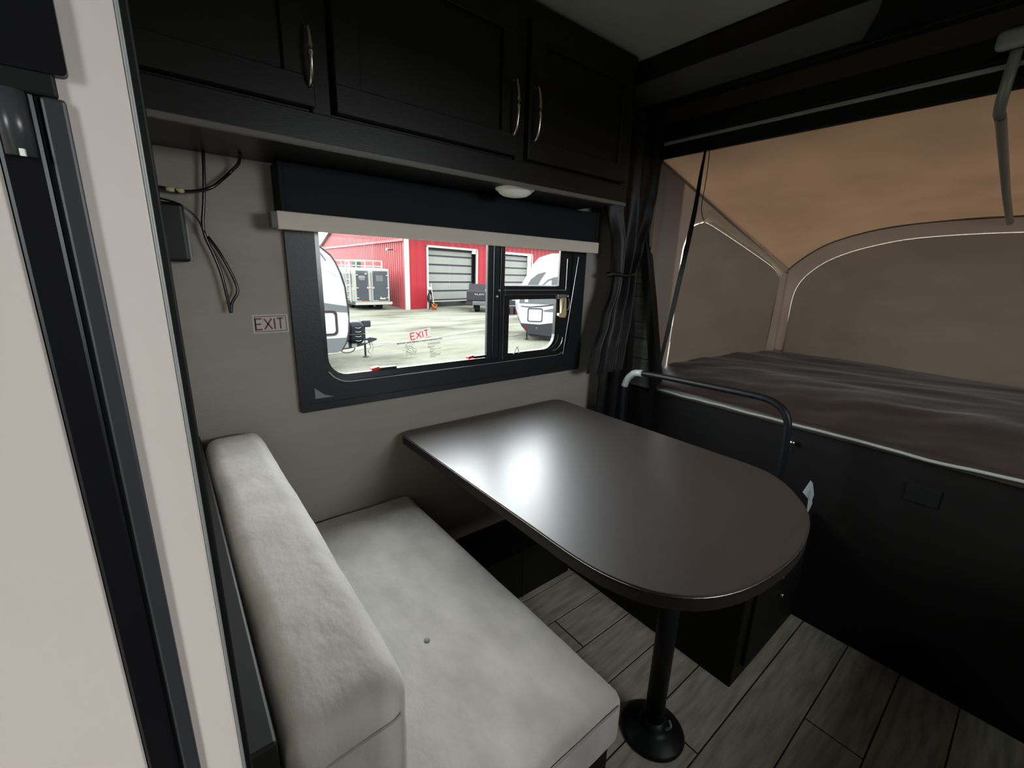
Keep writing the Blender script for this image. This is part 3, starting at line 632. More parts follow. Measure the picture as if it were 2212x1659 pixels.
# side walls
e0 = Vector((1.80, 1.245, 1.80)); e1 = Vector((XF, rf[0][0], rf[0][1]))
SW = [(2.02, .80), (2.03, 1.06), (2.035, 1.376), (2.05, 1.463), (2.09, 1.535), (2.145, 1.556), (2.20, 1.562), (2.375, 1.517), (2.613, 1.449), (2.86, 1.375), (2.96, 1.328), (2.99, 1.285), (2.985, 1.22), (2.97, 1.10), (2.965, .95), (2.965, .80)]
SWs = [(p.x, p.y) for p in smooth_path([(a, b_, 0) for a, b_ in SW], 3)]
for sgn, nm in ((1, 'a'), (-1, 'b')):
    yf = (lambda x, z: (1.245-(x-1.80)/(XF-1.80)*(1.245-rf[0][0]))) if sgn > 0 else (lambda x, z: 2*YC-(1.245-(x-1.80)/(XF-1.80)*(1.245-rf[0][0])))
    def P3(x, z, d=0): return (x, yf(x, z)-sgn*d, z)
    out = []
    for k, (x, z) in enumerate(SWs):
        f = k/(len(SWs)-1)
        if x < 2.06 and z < 1.50: out.append((1.815, .80+(z-.80)*(1.01/.67) if z < 1.463 else 1.81))
        elif z < 1.30 and x > 2.8: out.append((XF+.003, z))
        elif x > 2.93: out.append((XF+.003, e1.z+.012))
        else:
            ez = e0.z+(e1.z-e0.z)*(x-1.80)/(XF-1.80); out.append((x, ez+.012))
    bm = B(); strip(bm, [P3(x, z) for x, z in out], [P3(x, z) for x, z in SWs]); obj('side_wall', bm, M['wallc'], tn, True)
    ye = yf(1.815, 1); bm = B(); strip(bm, [(2.0, yf(2.0, 1)+sgn*.004, .78), (2.0, yf(2.0, 1)+sgn*.004, 1.76)], [(1.812, ye+sgn*.006, .78), (1.812, ye+sgn*.006, 1.82)]); strip(bm, [(1.812, ye+sgn*.006, .78), (1.812, ye+sgn*.006, 1.82)], [(1.834, ye+sgn*.09, .78), (1.834, ye+sgn*.09, 1.82)]); obj('edge_seal', bm, M['wallc'], tn)
    n_ = len(SWs)
    ins_ = []
    for k, (x, z) in enumerate(SWs):
        x0, z0 = SWs[max(k-1, 0)]; x1, z1 = SWs[min(k+1, n_-1)]; v = Vector((x1-x0, z1-z0)).normalized(); nn = Vector((v.y, -v.x)); ins_.append((x+nn.x*.005, z+nn.y*.005))
    bm = B(); strip(bm, [P3(x, z) for x, z in SWs], [P3(x, z) for x, z in ins_]); obj('zipper', bm, M['zipc'], tn)
    bm = B(); a = [bm.verts.new(P3(x, z, .003)) for x, z in ins_]; bm.faces.new(a); bmesh.ops.triangulate(bm, faces=bm.faces); obj('side_window_flap', bm, M['flapc'], tn)
    # valance flap above the zipper
    if sgn > 0:
        bm = B(); bm.faces.new([bm.verts.new(p) for p in [P3(2.155, 1.556, .012), P3(2.215, 1.625, .012), P3(3.03, 1.353, .012), P3(2.97, 1.318, .012), P3(2.84, 1.384, .012), P3(2.613, 1.458, .012), P3(2.375, 1.526, .012), P3(2.235, 1.566, .012)]]); obj('valance_flap', bm, canvas('grey_valance', (.26, .25, .19), (.45, .42, .33)), tn)
    bm = B(); tube(bm, [(1.80, yf(1.8, 0), 1.80), (XF, yf(XF, 0), 1.335)], .006, 8); obj('roof_seam', bm, M['wallc'], tn)
# lighter top drape of the roof near header
bm = B(); strip(bm, [(1.805, 1.22-.0*k, 1.79) for k in range(1)]+[(1.805, -.75, 1.79)], [(1.90, 1.16, 1.752), (1.90, -.70, 1.752)]) if False else None
bm.free() if bm.is_valid else None
# bow pole and clamp
bp_ = thing('tent_bow_pole', 'slim pole running from the header clamp along the tent roof', 'pole', (1.77, .22, 1.86))
bm = B(); tube(bm, smooth_path([(1.772, .205, 1.872), (1.78, .208, 1.80), (1.82, .212, 1.748), (1.90, .213, 1.742), (2.2, .216, 1.700), (2.6, .219, 1.640), (3.05, .22, 1.578)], 5), .0125, 10); obj('pole', bm, M['pole'], bp_, True)
bm = B(); cushion(bm, 1.755, 1.795, .150, .248, 1.876, 1.925, .016, (0, 0, 0), 8, .002, 2); obj('clamp', bm, M['lstrip'], bp_, True)
bm = B(); prism(bm, [(1.770, .262, 1.862), (1.770, .215, 1.883), (1.770, .16, 1.890), (1.770, .16, 1.872), (1.770, .215, 1.866), (1.770, .24, 1.858)], (.008, 0, 0)); obj('clamp_plate', bm, M['lstrip'], bp_)
# straps by the opening
sp_ = thing('black_strap', 'narrow black webbing strap hanging across the tent opening', 'strap', (1.77, 1.03, 1.80))
bm = B(); L = smooth_path([(1.772, 1.010, 1.800), (1.772, 1.018, 1.70), (1.772, 1.024, 1.56), (1.772, 1.040, 1.40), (1.772, 1.063, 1.20), (1.772, 1.080, 1.05), (1.772, 1.096, .93), (1.774, 1.112, .80)], 5)
for k, (p, q) in enumerate(zip(L, L[1:])):
    f0 = k/len(L); f1 = (k+1)/len(L); W = lambda f: .0025+.0085*math.sin(math.pi*min(1, f*1.0))**.8
    a = [bm.verts.new(v) for v in ((p.x, p.y-W(f0), p.z), (p.x, p.y+W(f0), p.z), (q.x, q.y+W(f1), q.z), (q.x, q.y-W(f1), q.z))]; c = [bm.verts.new((v.co.x+.003, v.co.y, v.co.z)) for v in a]
    bm.faces.new(a); bm.faces.new(c[::-1])
    for i in range(4): bm.faces.new((a[i], c[i], c[(i+1) % 4], a[(i+1) % 4]))
bmesh.ops.remove_doubles(bm, verts=bm.verts, dist=1e-5); obj('webbing', bm, M['trim'], sp_)
bm = B(); tube(bm, smooth_path([(1.77, 1.010, 1.83), (1.768, 1.000, 1.795), (1.768, .990, 1.76), (1.768, .990, 1.66), (1.768, .994, 1.575), (1.768, .985, 1.535), (1.768, .976, 1.520)], 5), .0017, 6); obj('loop_cord', bm, M['trim'], sp_)
# ------------------------------------------------------------------ tied curtain
cu = thing('tied_curtain', 'black satin curtain gathered by a tie between the window and the bunk', 'curtain', (1.62, 1.24, 1.9))
def curtain_sheet(levels, cy, amp, nf, seed, y_shift=0):
    bm = B(); n = 72; rows = []
    L = []
    for (z0, a0, b0), (z1, a1, b1) in zip(levels, levels[1:]):
        m_ = max(1, int(abs(z1-z0)/.02))
        for k in range(m_):
            f = k/m_; f_ = f*f*(3-2*f); L.append((z0+(z1-z0)*f, a0+(a1-a0)*f_, b0+(b1-b0)*f_))
    L.append(levels[-1])
    wmax = max(b_-a for _, a, b_ in L)
    for z, a, b_ in L:
        row = []; wd = b_-a; sq = 1-wd/wmax
        for k in range(n+1):
            u = k/n; x = a+wd*u
            A = amp*(.55+.75*sq)*(1 if .02 < u < .98 else .4)
            y = cy+A*math.sin(2*math.pi*nf*u+seed+.9*noise.noise(Vector((u*1.6+seed, z*1.1, seed)))*2)*(.55+.9*abs(noise.noise(Vector((u*4, seed*3, 0)))))+.10*A*math.sin(2*math.pi*nf*2.3*u+seed*2)
            row.append(bm.verts.new((x, y, z)))
        rows.append(row)
    for r0, r1 in zip(rows, rows[1:]):
        for k in range(n): bm.faces.new((r0[k], r0[k+1], r1[k+1], r1[k]))
    return bm
obj('front_drape', curtain_sheet([(1.93, 1.40, 1.79), (1.65, 1.42, 1.775), (1.56, 1.455, 1.755), (1.40, 1.515, 1.70), (1.30, 1.53, 1.662), (1.24, 1.523, 1.665), (1.10, 1.475, 1.665), (.96, 1.43, 1.65), (.865, 1.415, 1.64)], 1.215, .024, 2.6, .4), M['curtain'], cu, True)
obj('rear_drape', curtain_sheet([(1.93, 1.42, 1.79), (1.65, 1.44, 1.785), (1.45, 1.55, 1.74), (1.30, 1.565, 1.72), (1.20, 1.57, 1.75), (1.0, 1.56, 1.785), (.80, 1.545, 1.79), (.56, 1.54, 1.79)], 1.262, .014, 2.4, 1.9), M['curtain'], cu, True)
bm = B(); tube(bm, [(1.595+.075*math.cos(2*math.pi*k/24), 1.232+.045*math.sin(2*math.pi*k/24), 1.292+.004*math.sin(k)) for k in range(25)], .008, 8); obj('tie_band', bm, M['trim'], cu, True)
obj('curtain_rod', tube(B(), [(1.38, 1.235, 1.935), (1.79, 1.235, 1.935)], .006, 8), M['trim'], cu)
# ================================================================== OUTSIDE
G = -.65
bm = B(); n = 60
bmesh.ops.create_grid(bm, x_segments=n, y_segments=n, size=60); bmesh.ops.translate(bm, verts=bm.verts, vec=(5, 20, G))
g = obj('ground', bm, M['ground'], None, True); g['kind'] = 'structure'; g['label'] = 'packed snow and gravel yard outside the window'
# tyre-track ridges of snow
bm = B()
for (x0, y0, x1, y1, w_) in ((-2, 5.2, 12, 7.6, .10), (1, 9.5, 10, 12.6, .09), (0, 14.6, 16, 15.4, .12), (3, 6.2, 9, 8.8, .07), (4, 11.0, 12, 10.4, .06)):
    tube(bm, smooth_path([(x0+(x1-x0)*k/9, y0+(y1-y0)*k/9+.35*noise.noise(Vector((k*.9, x0, 0))), G+.002) for k in range(10)], 4), [w_*1.8*abs(math.sin(j*.37+x0)) +.01 for j in range(37)], 8, .12)
sn = obj('snow_ridges', bm, mat('snow_ridge', (.066, .066, .054), .9, spec=.02, var=.1, scale=4), None, True); sn['kind'] = 'stuff'; sn['label'] = 'low ridges of pale snow along tyre tracks in the yard'; sn['category'] = 'snow'
# ---- red building
bu = thing('red_building', 'red metal-clad workshop building with white trim and glazed garage doors', 'building', (9.25, 19.7, G))
C0 = Vector((9.25, 19.7)); U = Vector((math.cos(R(13)), math.sin(R(13)))); Nn = Vector((-U.y, U.x))
GA = Vector((1.15, 17.2)).normalized(); GN = Vector((-GA.y, GA.x))
def FP(s, z, d=0): p = C0+U*s+Nn*d; return (p.x, p.y, z)
def GP(s, z, d=0): p = C0+GA*s+GN*d; return (p.x, p.y, z)
def ribs(bm, F, s0, s1, zlo, zhi, pitch, depth):
    s = s0; vs = []
    while s < s1-1e-6:
        for ds, dd in ((0, 0), (.35, 0), (.5, depth), (.85, depth)):
            ss = min(s+ds*pitch, s1); vs.append((bm.verts.new(F(ss, zlo, dd)), bm.verts.new(F(ss, zhi(ss), dd))))
        s += pitch
    for a, c in zip(vs, vs[1:]):
        bm.faces.new((a[0], c[0], c[1], a[1]))
EZ = 2.85; FE = 2.74; RZ = 5.0; GL = 17.66
gz = lambda s: EZ+(RZ-EZ)*s/(GL/2) if s < GL/2 else RZ+(FE-RZ)*(s-GL/2)/(GL/2)
bm = B(); ribs(bm, GP, 0, GL, G, lambda s: 2.55, .30, -.05); gw = obj('gable_wall', bm, M['redg'], bu)
bm = B(); ribs(bm, GP, 0, GL, 2.58, gz, .30, -.05); obj('gable_upper', bm, M['redg'], bu)
bm = B(); prism(bm, [GP(0, 2.53, .06), GP(GL, 2.53, .06), GP(GL, 2.64, .06), GP(0, 2.64, .06)], (-.06, 0, 0)); obj('gable_band', bm, M['redg'], bu)
bm = B(); prism(bm, [GP(GL+.3, FE-.12, .10), GP(GL+.3, FE+.16, .10), GP(GL/2, RZ+.28, .10), GP(-.3, EZ+.2, .10), GP(-.3, EZ-.05, .10), GP(GL/2, RZ, .10)], (.10, 0, 0)); obj('rake_trim', bm, M['white'], bu)
D1 = (1.31, 4.86); D2 = (6.55, 10.10); DT = 2.34
bm = B()
for a, c, zl in ((0, D1[0], G), (D1[1], D2[0], G), (D2[1], 16, G)): ribs(bm, FP, a, c, zl, lambda s: EZ, .45, -.012)
for a, c in (D1, D2): ribs(bm, FP, a, c, DT, lambda s: EZ, .45, -.012)
obj('front_wall', bm, M['redm'], bu)
def RP(s, z, g): p = C0+U*s+GA*g; return (p.x, p.y, z)
obj('roof', prism(B(), [RP(-.2, EZ, -.35), RP(16, EZ, -.35), RP(16, RZ, 8.83), RP(-.2, RZ, 8.83)], (0, 0, .10)), M['white'], bu)
obj('roof', prism(B(), [RP(-.2, RZ, 8.83), RP(16, RZ, 8.83), RP(16, FE, 17.7), RP(-.2, FE, 17.7)], (0, 0, .10)), M['white'], bu)
bm = B(); prism(bm, [FP(-.10, G, -.06), FP(.16, G, -.06), FP(.16, EZ, -.06), FP(-.10, EZ, -.06)], (0, .08, 0)); obj('corner_trim', bm, M['white'], bu)
for (a, c) in (D1, D2):
    bm = B()
    for q in ((a-.07, a+.05, G, DT+.09), (c-.03, c+.10, G, DT+.09), (a-.07, c+.10, DT, DT+.10)): prism(bm, [FP(q[0], q[2], -.05), FP(q[1], q[2], -.05), FP(q[1], q[3], -.05), FP(q[0], q[3], -.05)], (0, .10, 0))
    obj('door_surround', bm, M['white'], bu)
    dr = obj('garage_door', prism(B(), [FP(a+.05, -.36, .28), FP(c-.03, -.36, .28), FP(c-.03, DT, .28), FP(a+.05, DT, .28)], (0, .03, 0)), M['doorb'], bu)
    hh = [2.26, 1.96, 1.52, 1.09, .65, .20, -.27]
    for z1, z0 in zip(hh, hh[1:]):
        obj('door_panel', prism(B(), [FP(a+.07, z0+.045, .24), FP(c-.14, z0+.045, .24), FP(c-.14, z1-.045, .24), FP(a+.07, z1-.045, .24)], (0, .03, 0)), M['doorp'], dr)
    obj('door_foot_rail', prism(B(), [FP(a+.07, -.36, .22), FP(c-.10, -.36, .22), FP(c-.10, -.30, .22), FP(a+.07, -.30, .22)], (0, .05, 0)), M['cwhite'], dr)
    obj('door_interior', prism(B(), [FP(a, G, 3.0), FP(c, G, 3.0), FP(c, DT, 3.0), FP(a, DT, 3.0)], (0, .05, 0)), M['doorb'], bu)
bm = B(); p = GP(2.0, 2.13, .45); q = GP(2.4, 2.17, .05); tube(bm, [GP(1.2, 2.10, .50), GP(1.35, 2.17, .42), GP(1.5, 2.18, .05)], [.05, .06, .03], 8); obj('wall_lamp', bm, M['white'], bu, True)
# bucket, pole and clutter by the garage door
bk = thing('orange_bucket', 'orange plastic bucket standing at the garage door corner', 'bucket', (10.48, 19.25, G))
obj('pail', lathe(B(), [(.001, 0), (.12, 0), (.15, .30), (.158, .31), (.145, .31), (.115, .02)], (10.48, 19.25, G), 'z', 20), M['orange'], bk)
bm = B(); tube(bm, smooth_path([(10.34, 19.2, G+.28), (10.40, 19.13, G+.16), (10.50, 19.10, G+.13), (10.60, 19.15, G+.28)]), .008, 6); obj('bail', bm, M['white'], bk)
bm = B(); tube(bm, [(10.49, 19.25, G+.10), (10.34, 19.3, .62)], .022, 8); tag(obj('white_pole', bm, M['white']), 'white pole leaning in the orange bucket', 'pole')
hs = thing('hose_bundle', 'dark hose bundle with a white cap beside the garage door jamb', 'hose', (10.40, 19.45, G))
bm = B()
for k in range(4): tube(bm, [(10.42+.13*math.cos(a/3), 19.48+.03*k, -.02+.24*math.sin(a/3)-.03*k) for a in range(20)], .022, 6)
obj('hose', bm, M['boxm'], hs); bm = B(); tube(bm, [(10.35, 19.50, G), (10.35, 19.50, .35)], .035, 8); obj('stand', bm, M['doorb'], hs)
obj('cap', lathe(B(), [(.001, .12), (.07, .10), (.10, .03), (.11, -.03), (.001, -.03)], (10.36, 19.45, .33), 'z', 16), M['white'], hs, True)
# ---- cargo trailer
ct = thing('cargo_trailer', 'white cargo trailer with dark rear doors parked by the red gable wall', 'trailer', (7.7, 22.0, G))
tx0, tx1, ty, tz0, tz1 = 6.86, 8.55, 20.0, -.30, 1.24
obj('body', bx(tx0, tx1, ty, ty+5, tz0, tz1, .08, 3), M['cwhite'], ct)
obj('rear_bumper', bx(tx0+.02, tx1+.06, ty-.10, ty+.02, -.40, -.27, .01), M['cwhite'], ct)
for a, c, wn in ((6.90, 7.56, 0), (7.66, 8.49, 1)):
    d = obj('rear_door', bx(a, c, ty-.03, ty+.01, -.25, 1.17, .006), M['cwhite'], ct)
    obj('door_sheet', bx(a+.05, c-.07, ty-.045, ty-.028, -.19, 1.13), M['dgrey'], d)
    hx = a if wn == 0 else c-.14
    for z in (.92, .35, -.10): obj('hinge', bx(hx, hx+.14, ty-.06, ty-.04, z, z+.035, .004), M['white'], d)
    lx = c-.10 if wn == 0 else a-.02
    bm = B(); tube(bm, [(c-.02 if wn == 0 else a+.02, ty-.055, -.20), (c-.02 if wn == 0 else a+.02, ty-.055, 1.08)], .016, 8); obj('lock_rod', bm, M['white'], d)
    bm = B(); box(bm, lx-.05, lx+.13, ty-.07, ty-.05, .36, .385, .003); box(bm, lx-.03 if wn == 0 else lx+.08, lx+.01 if wn == 0 else lx+.12, ty-.072, ty-.05, .33, .42, .004); obj('latch', bm, M['white'], d)
obj('rear_window', bx(7.85, 8.20, ty-.055, ty-.044, .66, .94, .01), M['rvg'], ct)
lg = obj('badge', prism(B(), [(x, ty-.052, z) for x, z in rrect(7.04, 7.36, .70, .92, .09)], (0, .008, 0)), M['rvg'], ct)
face_text('AKINS', .15, (7.20, ty-.056, .85), lg, M['white'], extrude=.002, width=.28); face_text('TRAILERS', .07, (7.20, ty-.056, .75), lg, M['cwhite'], extrude=.002, width=.18)
obj('door_tag', bx(7.34, 7.44, ty-.052, ty-.044, .97, 1.03), M['cwhite'], ct)
for x in (7.3, 7.72, 8.1): obj('marker_light', bx(x, x+.10, ty-.012, ty+.01, 1.16, 1.18), M['boxm'], ct)
for x0, x1 in ((7.15, 7.55), (7.95, 8.45)): obj('reflector_tape', bx(x0, x1, ty-.046, ty-.03, -.215, -.19), M['lamp_red'], ct)
bm = B(); prism(bm, [(8.02, ty-.05, -.15), (8.06, ty-.05, -.02), (8.12, ty-.05, -.10), (8.30, ty-.05, -.08), (8.28, ty-.05, -.15)], (0, .008, 0)); obj('door_decal', bm, M['white'], ct)
bm = B()
for z in (1.24, 1.34, 1.58): tube(bm, [(7.05, ty+.15, z), (8.25, ty+.15, z), (8.25, ty+3.2, z), (7.05, ty+3.2, z), (7.05, ty+.15, z)], .028, 6)
for x, y in ((7.05, ty+.15), (7.45, ty+.15), (7.85, ty+.15), (8.25, ty+.15), (8.25, ty+3.2), (7.05, ty+3.2), (7.05, ty+1.2), (7.05, ty+2.2)): tube(bm, [(x, y, 1.2), (x, y, 1.58)], .025, 6)
obj('roof_rack', bm, M['white'], ct)
obj('folded_tarp', bx(7.10, 7.38, ty+.4, ty+.8, 1.26, 1.52, .03), M['green'], ct)
bm = B()
for y in (ty+.35, ty+.85): tube(bm, [(tx0-.05, y, tz0), (tx0-.05, y, 1.58)], .03, 6)
for k in range(7): tube(bm, [(tx0-.05, ty+.35, -.1+.27*k), (tx0-.05, ty+.85, -.1+.27*k)], .02, 6)
obj('side_ladder', bm, M['white'], ct)
for y0, y1, z0, z1 in ((ty+1.0, ty+2.0, .45, 1.05), (ty+2.2, ty+3.1, .45, .95), (ty+.1, ty+.8, .45, 1.05), (ty+1.2, ty+2.2, .0, .3)):
    w_ = obj('side_window', bx(tx0-.02, tx0+.01, y0, y1, z0, z1, .005), M['cwhite'], ct); obj('pane', bx(tx0-.03, tx0-.015, y0+.08, y1-.08, z0+.07, z1-.07), M['rvg'], w_)
for k in range(6): obj('louvre', bx(tx0-.025, tx0, ty+.05, ty+.9, -.22+.09*k, -.16+.09*k, .004), M['cwhite'], ct)
for x in (7.15, 8.05):
    obj('wheel', lathe(B(), [(.001, 0), (.24, 0), (.27, .04), (.27, .18), (.24, .22), (.001, .22)], (x, ty+1.6, G+.27), 'x', 24), M['tyre'], ct)
obj('axle', bx(7.0, 8.5, ty+.3, ty+4.6, -.45, -.30), M['rvd'], ct)
obj('wheel', lathe(B(), [(.001, 0), (.24, 0), (.26, .04), (.26, .16), (.24, .20), (.001, .20)], (8.05, ty+.45, G+.27), 'x', 24), M['tyre'], ct)
# ---- pickup
pk = thing('pickup_truck', 'grey pickup truck backed towards the garage, tail light lit red in daylight', 'truck', (12.1, 18.0, G))
pk['label'] = 'grey pickup truck seen from behind at the garage door'
pk.location = (11.95, 17.25, G); pk.rotation_euler.z = math.atan2(-.545, .838)
def local(name, bm, m, parent, smooth=False):
    """a mesh given in its parent's own coordinates"""
    me = bpy.data.meshes.new(name); bmesh.ops.recalc_face_normals(bm, faces=bm.faces); bm.to_mesh(me); bm.free(); me.materials.append(m)
    o = bpy.data.objects.new(name, me); COL.objects.link(o); o.parent = parent; return o
local('truck_bed', bx(-.72, .78, 0, 1.5, .43, .98, .06, 3), M['truck'], pk)
local('cab', prism(B(), [(-.66, 1.45, .60), (-.66, 2.6, .60), (-.60, 2.4, 1.28), (-.60, 1.6, 1.28)], (1.36, 0, 0)), M['truck'], pk)
tg = local('tailgate', bx(-.70, .30, -.03, .01, .55, .99, .03, 3), M['truck'], pk)
tt = face_text('VLAFI', .12, (0, 0, 0), tg, M['white'], extrude=.003, width=.46); tt.location = (-.12, -.034, .85); tt.matrix_parent_inverse = Matrix.Identity(4)
tt.data.transform(Matrix.Translation(base_of(tg)))
local('bed_rail', bx(.20, .80, -.02, 1.5, .98, 1.03, .01), M['white'], pk)
local('tail_light', bx(.34, .62, -.04, .05, .58, .93, .05, 3), M['lamp_red'], pk)
local('rear_bumper', bx(-.45, .85, -.14, .02, .34, .53, .04, 3), M['rvg'], pk)
local('hitch', bx(-.78, -.45, -.1, .1, .34, .47, .02), M['boxm'], pk)
for x in (-.38, .45): local('wheel', lathe(B(), [(.001, 0), (.24, 0), (.27, .05), (.27, .25), (.24, .30), (.001, .30)], (x, .4, .27), 'x', 24), M['tyre'], pk)
local('mud_flap', prism(B(), [(-.50, .1, .05), (-.40, .1, .27), (-.32, .1, .05)], (0, .02, 0)), M['rvg'], pk)
bm = B(); 
for k in range(5): box(bm, 12.3+.32*k, 12.52+.32*k, 15.9, 16.4, G, -.34, .02)
box(bm, 12.2, 14.0, 16.0, 16.5, -.34, -.27, .02)
ps = obj('pallet_stack', bm, M['boxm']); tag(ps, 'low dark pallet stack seen through the small vent pane', 'pallets')
tag(obj('flatbed', bx(13.9, 15.6, 16.8, 17.4, -.13, -.05, .01), M['white']), 'white flat rail behind the pallet stack', 'rail')
tag(obj('storage_bin', bx(14.4, 16.6, 18.6, 19.2, -.64, .10, .04), M['rvd']), 'dark grey bin in front of the second garage door', 'bin')
# ---- left camper
lc = thing('left_camper', 'white camper nose with tongue and black tank cover, left in the window view', 'camper', (1.0, 9.4, G))
prof = [(-5, -.26), (2.40, -.255), (2.506, -.236), (2.60, -.094), (2.66, .10), (2.676, .25), (2.677, .45), (2.67, .592), (2.642, .926), (2.576, 1.171), (2.50, 1.36), (2.42, 1.48), (2.326, 1.556), (2.20, 1.66), (1.9, 1.80), (-5, 1.85)]
obj('hull', prism(B(), [(x, 8.2, z) for x, z in prof], (0, 2.4, 0)), M['rv'], lc)
obj('skirt', prism(B(), [(x, 8.185, z) for x, z in [(-5, -.27), (2.41, -.265), (2.515, -.24), (2.60, -.09), (2.625, .0), (-5, .02)]], (0, 2.43, 0)), M['rvg'], lc)
obj('side_stripe', prism(B(), [(x, 8.19, z) for x, z in [(1.6, .80), (2.24, .65), (2.665, .58), (2.672, .47), (2.24, .50), (1.6, .66)]], (0, .01, 0)), M['rvg'], lc)
bm = B(); tube(bm, [(x, 8.19, z) for x, z in prof[2:15]], .014, 6); obj('corner_moulding', bm, M['boxm'], lc)
bm = B(); tube(bm, [(x-.16, 8.19, z+.02) for x, z in prof[10:14]]+[(1.9, 8.19, 1.74)], .010, 6); obj('nose_line', bm, M['rvg'], lc)
bm = B(); prism(bm, [(2.05, 8.19, 1.52), (2.28, 8.19, 1.42), (2.52, 8.19, 1.12), (2.38, 8.19, 1.20), (2.15, 8.19, 1.32)], (0, .01, 0)); obj('nose_decal', bm, mat('light_decal', (.32, .31, .31), .4), lc)
ht = obj('hatch', prism(B(), [(x, 8.188, z) for x, z in rrect(1.4, 2.455, .065, .500, .07)], (0, .014, 0)), M['rv'], lc)
obj('hatch_gasket', ring_xz(B(), rrect(1.39, 2.465, .055, .510, .08), rrect(1.43, 2.425, .095, .470, .06), 8.180, 8.19), M['boxm'], ht)
fr = obj('tongue_frame', prism(B(), [(2.60, 9.30, -.42), (2.60, 9.30, -.28), (3.0, 9.30, -.26), (3.30, 9.30, -.24), (3.46, 9.30, -.205), (3.62, 9.30, -.235), (3.62, 9.30, -.27), (3.42, 9.30, -.33), (3.30, 9.30, -.37), (3.0, 9.30, -.42)], (0, .12, 0)), M['rvd'], lc)
for x, w_ in ((2.86, .13), (3.06, .11)): obj('warning_label', bx(x, x+w_, 9.285, 9.30, -.39, -.27), M['cwhite'], fr)
for x in (3.27, 3.35): obj('small_label', bx(x, x+.06, 9.285, 9.30, -.315, -.265), M['white'], fr)
tk = obj('tank_cover', cushion(B(), 2.99, 3.31, 9.15, 9.65, -.27, .13, .07, (0, 0, .045), 12, 0), M['tank'], lc, True)
obj('cover_band', bx(2.985, 3.315, 9.142, 9.66, -.10, -.092, .002), M['rvg'], tk)
for z in (.04, -.045, -.145, -.235):
    bm = B(); tube(bm, [(3.10, 9.135, z+.008), (3.13, 9.13, z), (3.16, 9.13, z-.006), (3.19, 9.13, z), (3.22, 9.135, z+.008)], .006, 6); obj('vent_slot', bm, M['white'], tk)
obj('jack_head', bx(3.31, 3.51, 9.3, 9.5, .02, .17, .03, 3), M['rvd'], lc)
bm = B(); tube(bm, [(3.37, 9.4, .10), (3.37, 9.4, -.28)], .035, 10); obj('jack_post', bm, M['tank'], lc)
bm = B(); tube(bm, [(3.385, 9.4, -.30), (3.385, 9.4, G+.02)], .022, 10); lathe(bm, [(.001, 0), (.07, 0), (.06, .02), (.001, .02)], (3.385, 9.4, G), 'z', 16); obj('jack_leg', bm, M['boxm'], lc)
bm = B(); tube(bm, smooth_path([(3.47, 9.38, -.30), (3.50, 9.38, -.42), (3.45, 9.38, -.52), (3.51, 9.38, -.60), (3.46, 9.38, -.63)]), .016, 6); tube(bm, smooth_path([(3.52, 9.38, -.30), (3.56, 9.38, -.45), (3.52, 9.38, -.58)]), .010, 6); obj('safety_chain', bm, M['cwhite'], lc)
bm = B(); tube(bm, smooth_path([(2.78, 9.28, -.40), (2.85, 9.28, -.47), (2.97, 9.28, -.50), (3.09, 9.28, -.46), (3.12, 9.28, -.40)]), .010, 6); tube(bm, smooth_path([(2.9, 9.28, .14), (3.02, 9.28, .13), (3.15, 9.28, .14)]), .010, 6); obj('breakaway_wire', bm, M['boxm'], lc)
# ---- right camper
rc = thing('right_camper', 'white camper with grey curved graphics at the right of the window view', 'camper', (7.95, 9.6, G))
rc.rotation_euler.z = math.atan2(-.6, .8)
def rcobj(name, bm, m, parent=None):
    me = bpy.data.meshes.new(name); bmesh.ops.recalc_face_normals(bm, faces=bm.faces); bm.to_mesh(me); bm.free(); me.materials.append(m)
    o = bpy.data.objects.new(name, me); COL.objects.link(o); o.parent = parent or rc; return o
gz_ = lambda z: z-G
pf = [(.28, -.42), (.09, -.20), (.0, .10), (-.035, .37), (-.03, .48), (.0, .56), (.16, .89), (.34, 1.22), (.52, 1.54), (.70, 1.76), (.86, 1.82), (4.5, 1.88), (4.5, -.55), (1.1, -.50)]
rcobj('hull', prism(B(), [(x, 0, gz_(z)) for x, z in pf], (0, 2.3, 0)), M['rv'])
sk = [(.28, -.425), (.08, -.21), (.05, -.13), (.60, -.16), (.85, -.12), (1.10, -.09), (4.5, -.09), (4.5, -.56), (1.12, -.51)]
rcobj('skirt', prism(B(), [(x, -.012, gz_(z)) for x, z in sk], (0, 2.32, 0)), M['rvd'])
rcobj('upper_band', prism(B(), [(x, -.012, gz_(z)) for x, z in [(.0, .44), (.02, .58), (1.2, .60), (4.5, .60), (4.5, .42), (1.0, .42)]], (0, .01, 0)), M['rvg'])
def curve_strip(P, Q): return prism(B(), [(x, -.012, gz_(z)) for x, z in P+Q[::-1]], (0, .01, 0))
rcobj('curved_graphic', curve_strip([(.16, .84), (.30, 1.10), (.50, 1.26), (.72, 1.32)], [(.42, .72), (.50, .92), (.58, 1.10), (.72, 1.31)]), M['rvg'])
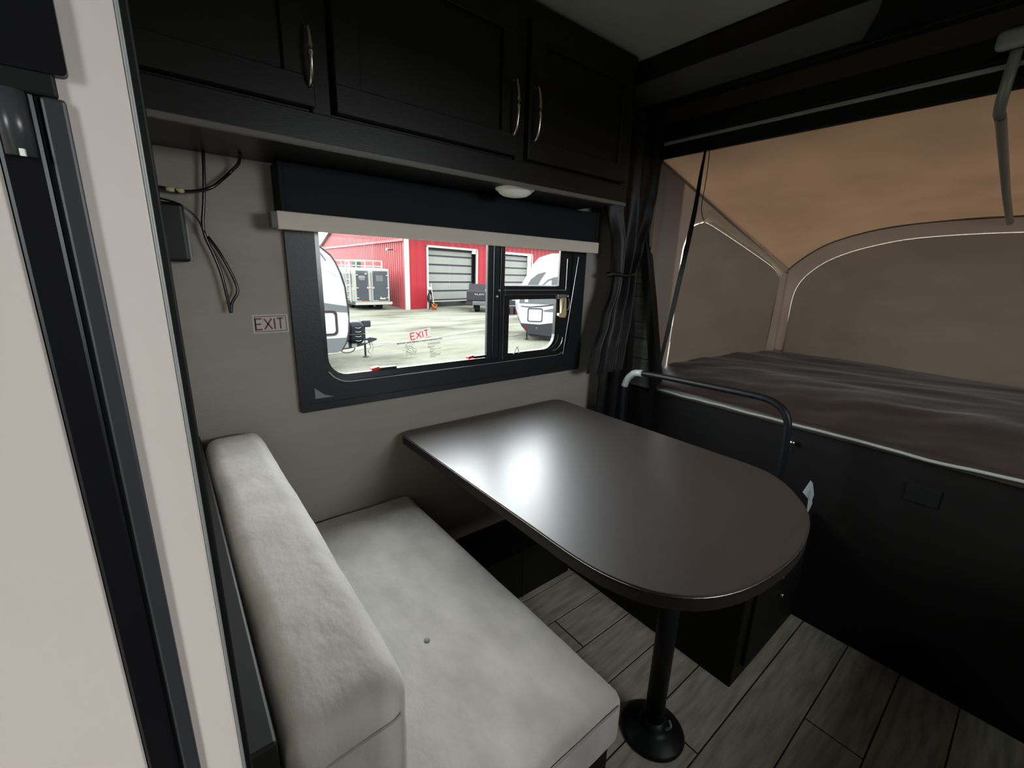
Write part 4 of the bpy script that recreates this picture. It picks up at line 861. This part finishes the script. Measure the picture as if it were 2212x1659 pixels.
rcobj('curved_graphic', curve_strip([(.50, .70), (.62, .95), (.80, 1.12), (1.2, 1.24)], [(.52, .70), (.65, .93), (.82, 1.09), (1.2, 1.20)]), M['rvg'])
rcobj('curved_graphic', curve_strip([(.62, .70), (.70, .80), (.84, .96)], [(.72, .66), (.76, .78), (.84, .95)]), M['rvg'])
rcobj('lower_graphic', curve_strip([(.05, .36), (.30, .345), (.60, .375), (1.2, .46)], [(.05, .345), (.30, .32), (.60, .345), (1.2, .43)]), M['boxm'])
rcobj('lower_graphic', curve_strip([(.70, .25), (1.2, .36)], [(.74, .22), (1.2, .20)]), M['rvg'])
rcobj('side_window', prism(B(), [(x, -.02, gz_(z)) for x, z in rrect(.90, 1.6, .70, 1.18, .05)], (0, .02, 0)), M['rvg'])
h2 = rcobj('hatch', ring_xz(B(), [(x, gz_(z)) for x, z in rrect(.25, .68, -.08, .305, .05)], [(x, gz_(z)) for x, z in rrect(.272, .658, -.058, .283, .04)], -.02, -.008), M['boxm'])
rcobj('marker_light', bx(.17, .27, -.02, 0, gz_(-.27), gz_(-.22)), M['lamp_red'])
rcobj('port_plug', lathe(B(), [(.001, -.012), (.022, -.010), (.024, 0)], (.52, -.012, gz_(-.26)), 'y', 12), M['rvg'])
rcobj('sticker', bx(.15, .25, -.02, -.01, gz_(.47), gz_(.55)), M['white'])
bm = B(); tube(bm, [(.27, .3, gz_(-.42)), (.27, .3, .02)], .022, 8); lathe(bm, [(.001, 0), (.07, 0), (.06, .02), (.001, .02)], (.27, .3, 0), 'z', 14); rcobj('jack_stand', bm, M['boxm'])
rcobj('undercarriage', prism(B(), [(.35, .1, gz_(-.40)), (.28, .1, gz_(-.48)), (.45, .1, gz_(-.54)), (.7, .1, gz_(-.50)), (.9, .1, gz_(-.60)), (1.3, .1, gz_(-.52)), (1.3, .1, gz_(-.45))], (0, .6, 0)), M['rvd'])
for x in (2.6, 3.4): rcobj('wheel', lathe(B(), [(.001, 0), (.28, 0), (.30, .04), (.30, .18), (.001, .2)], (x, .02, .30), 'y', 24), M['tyre'])
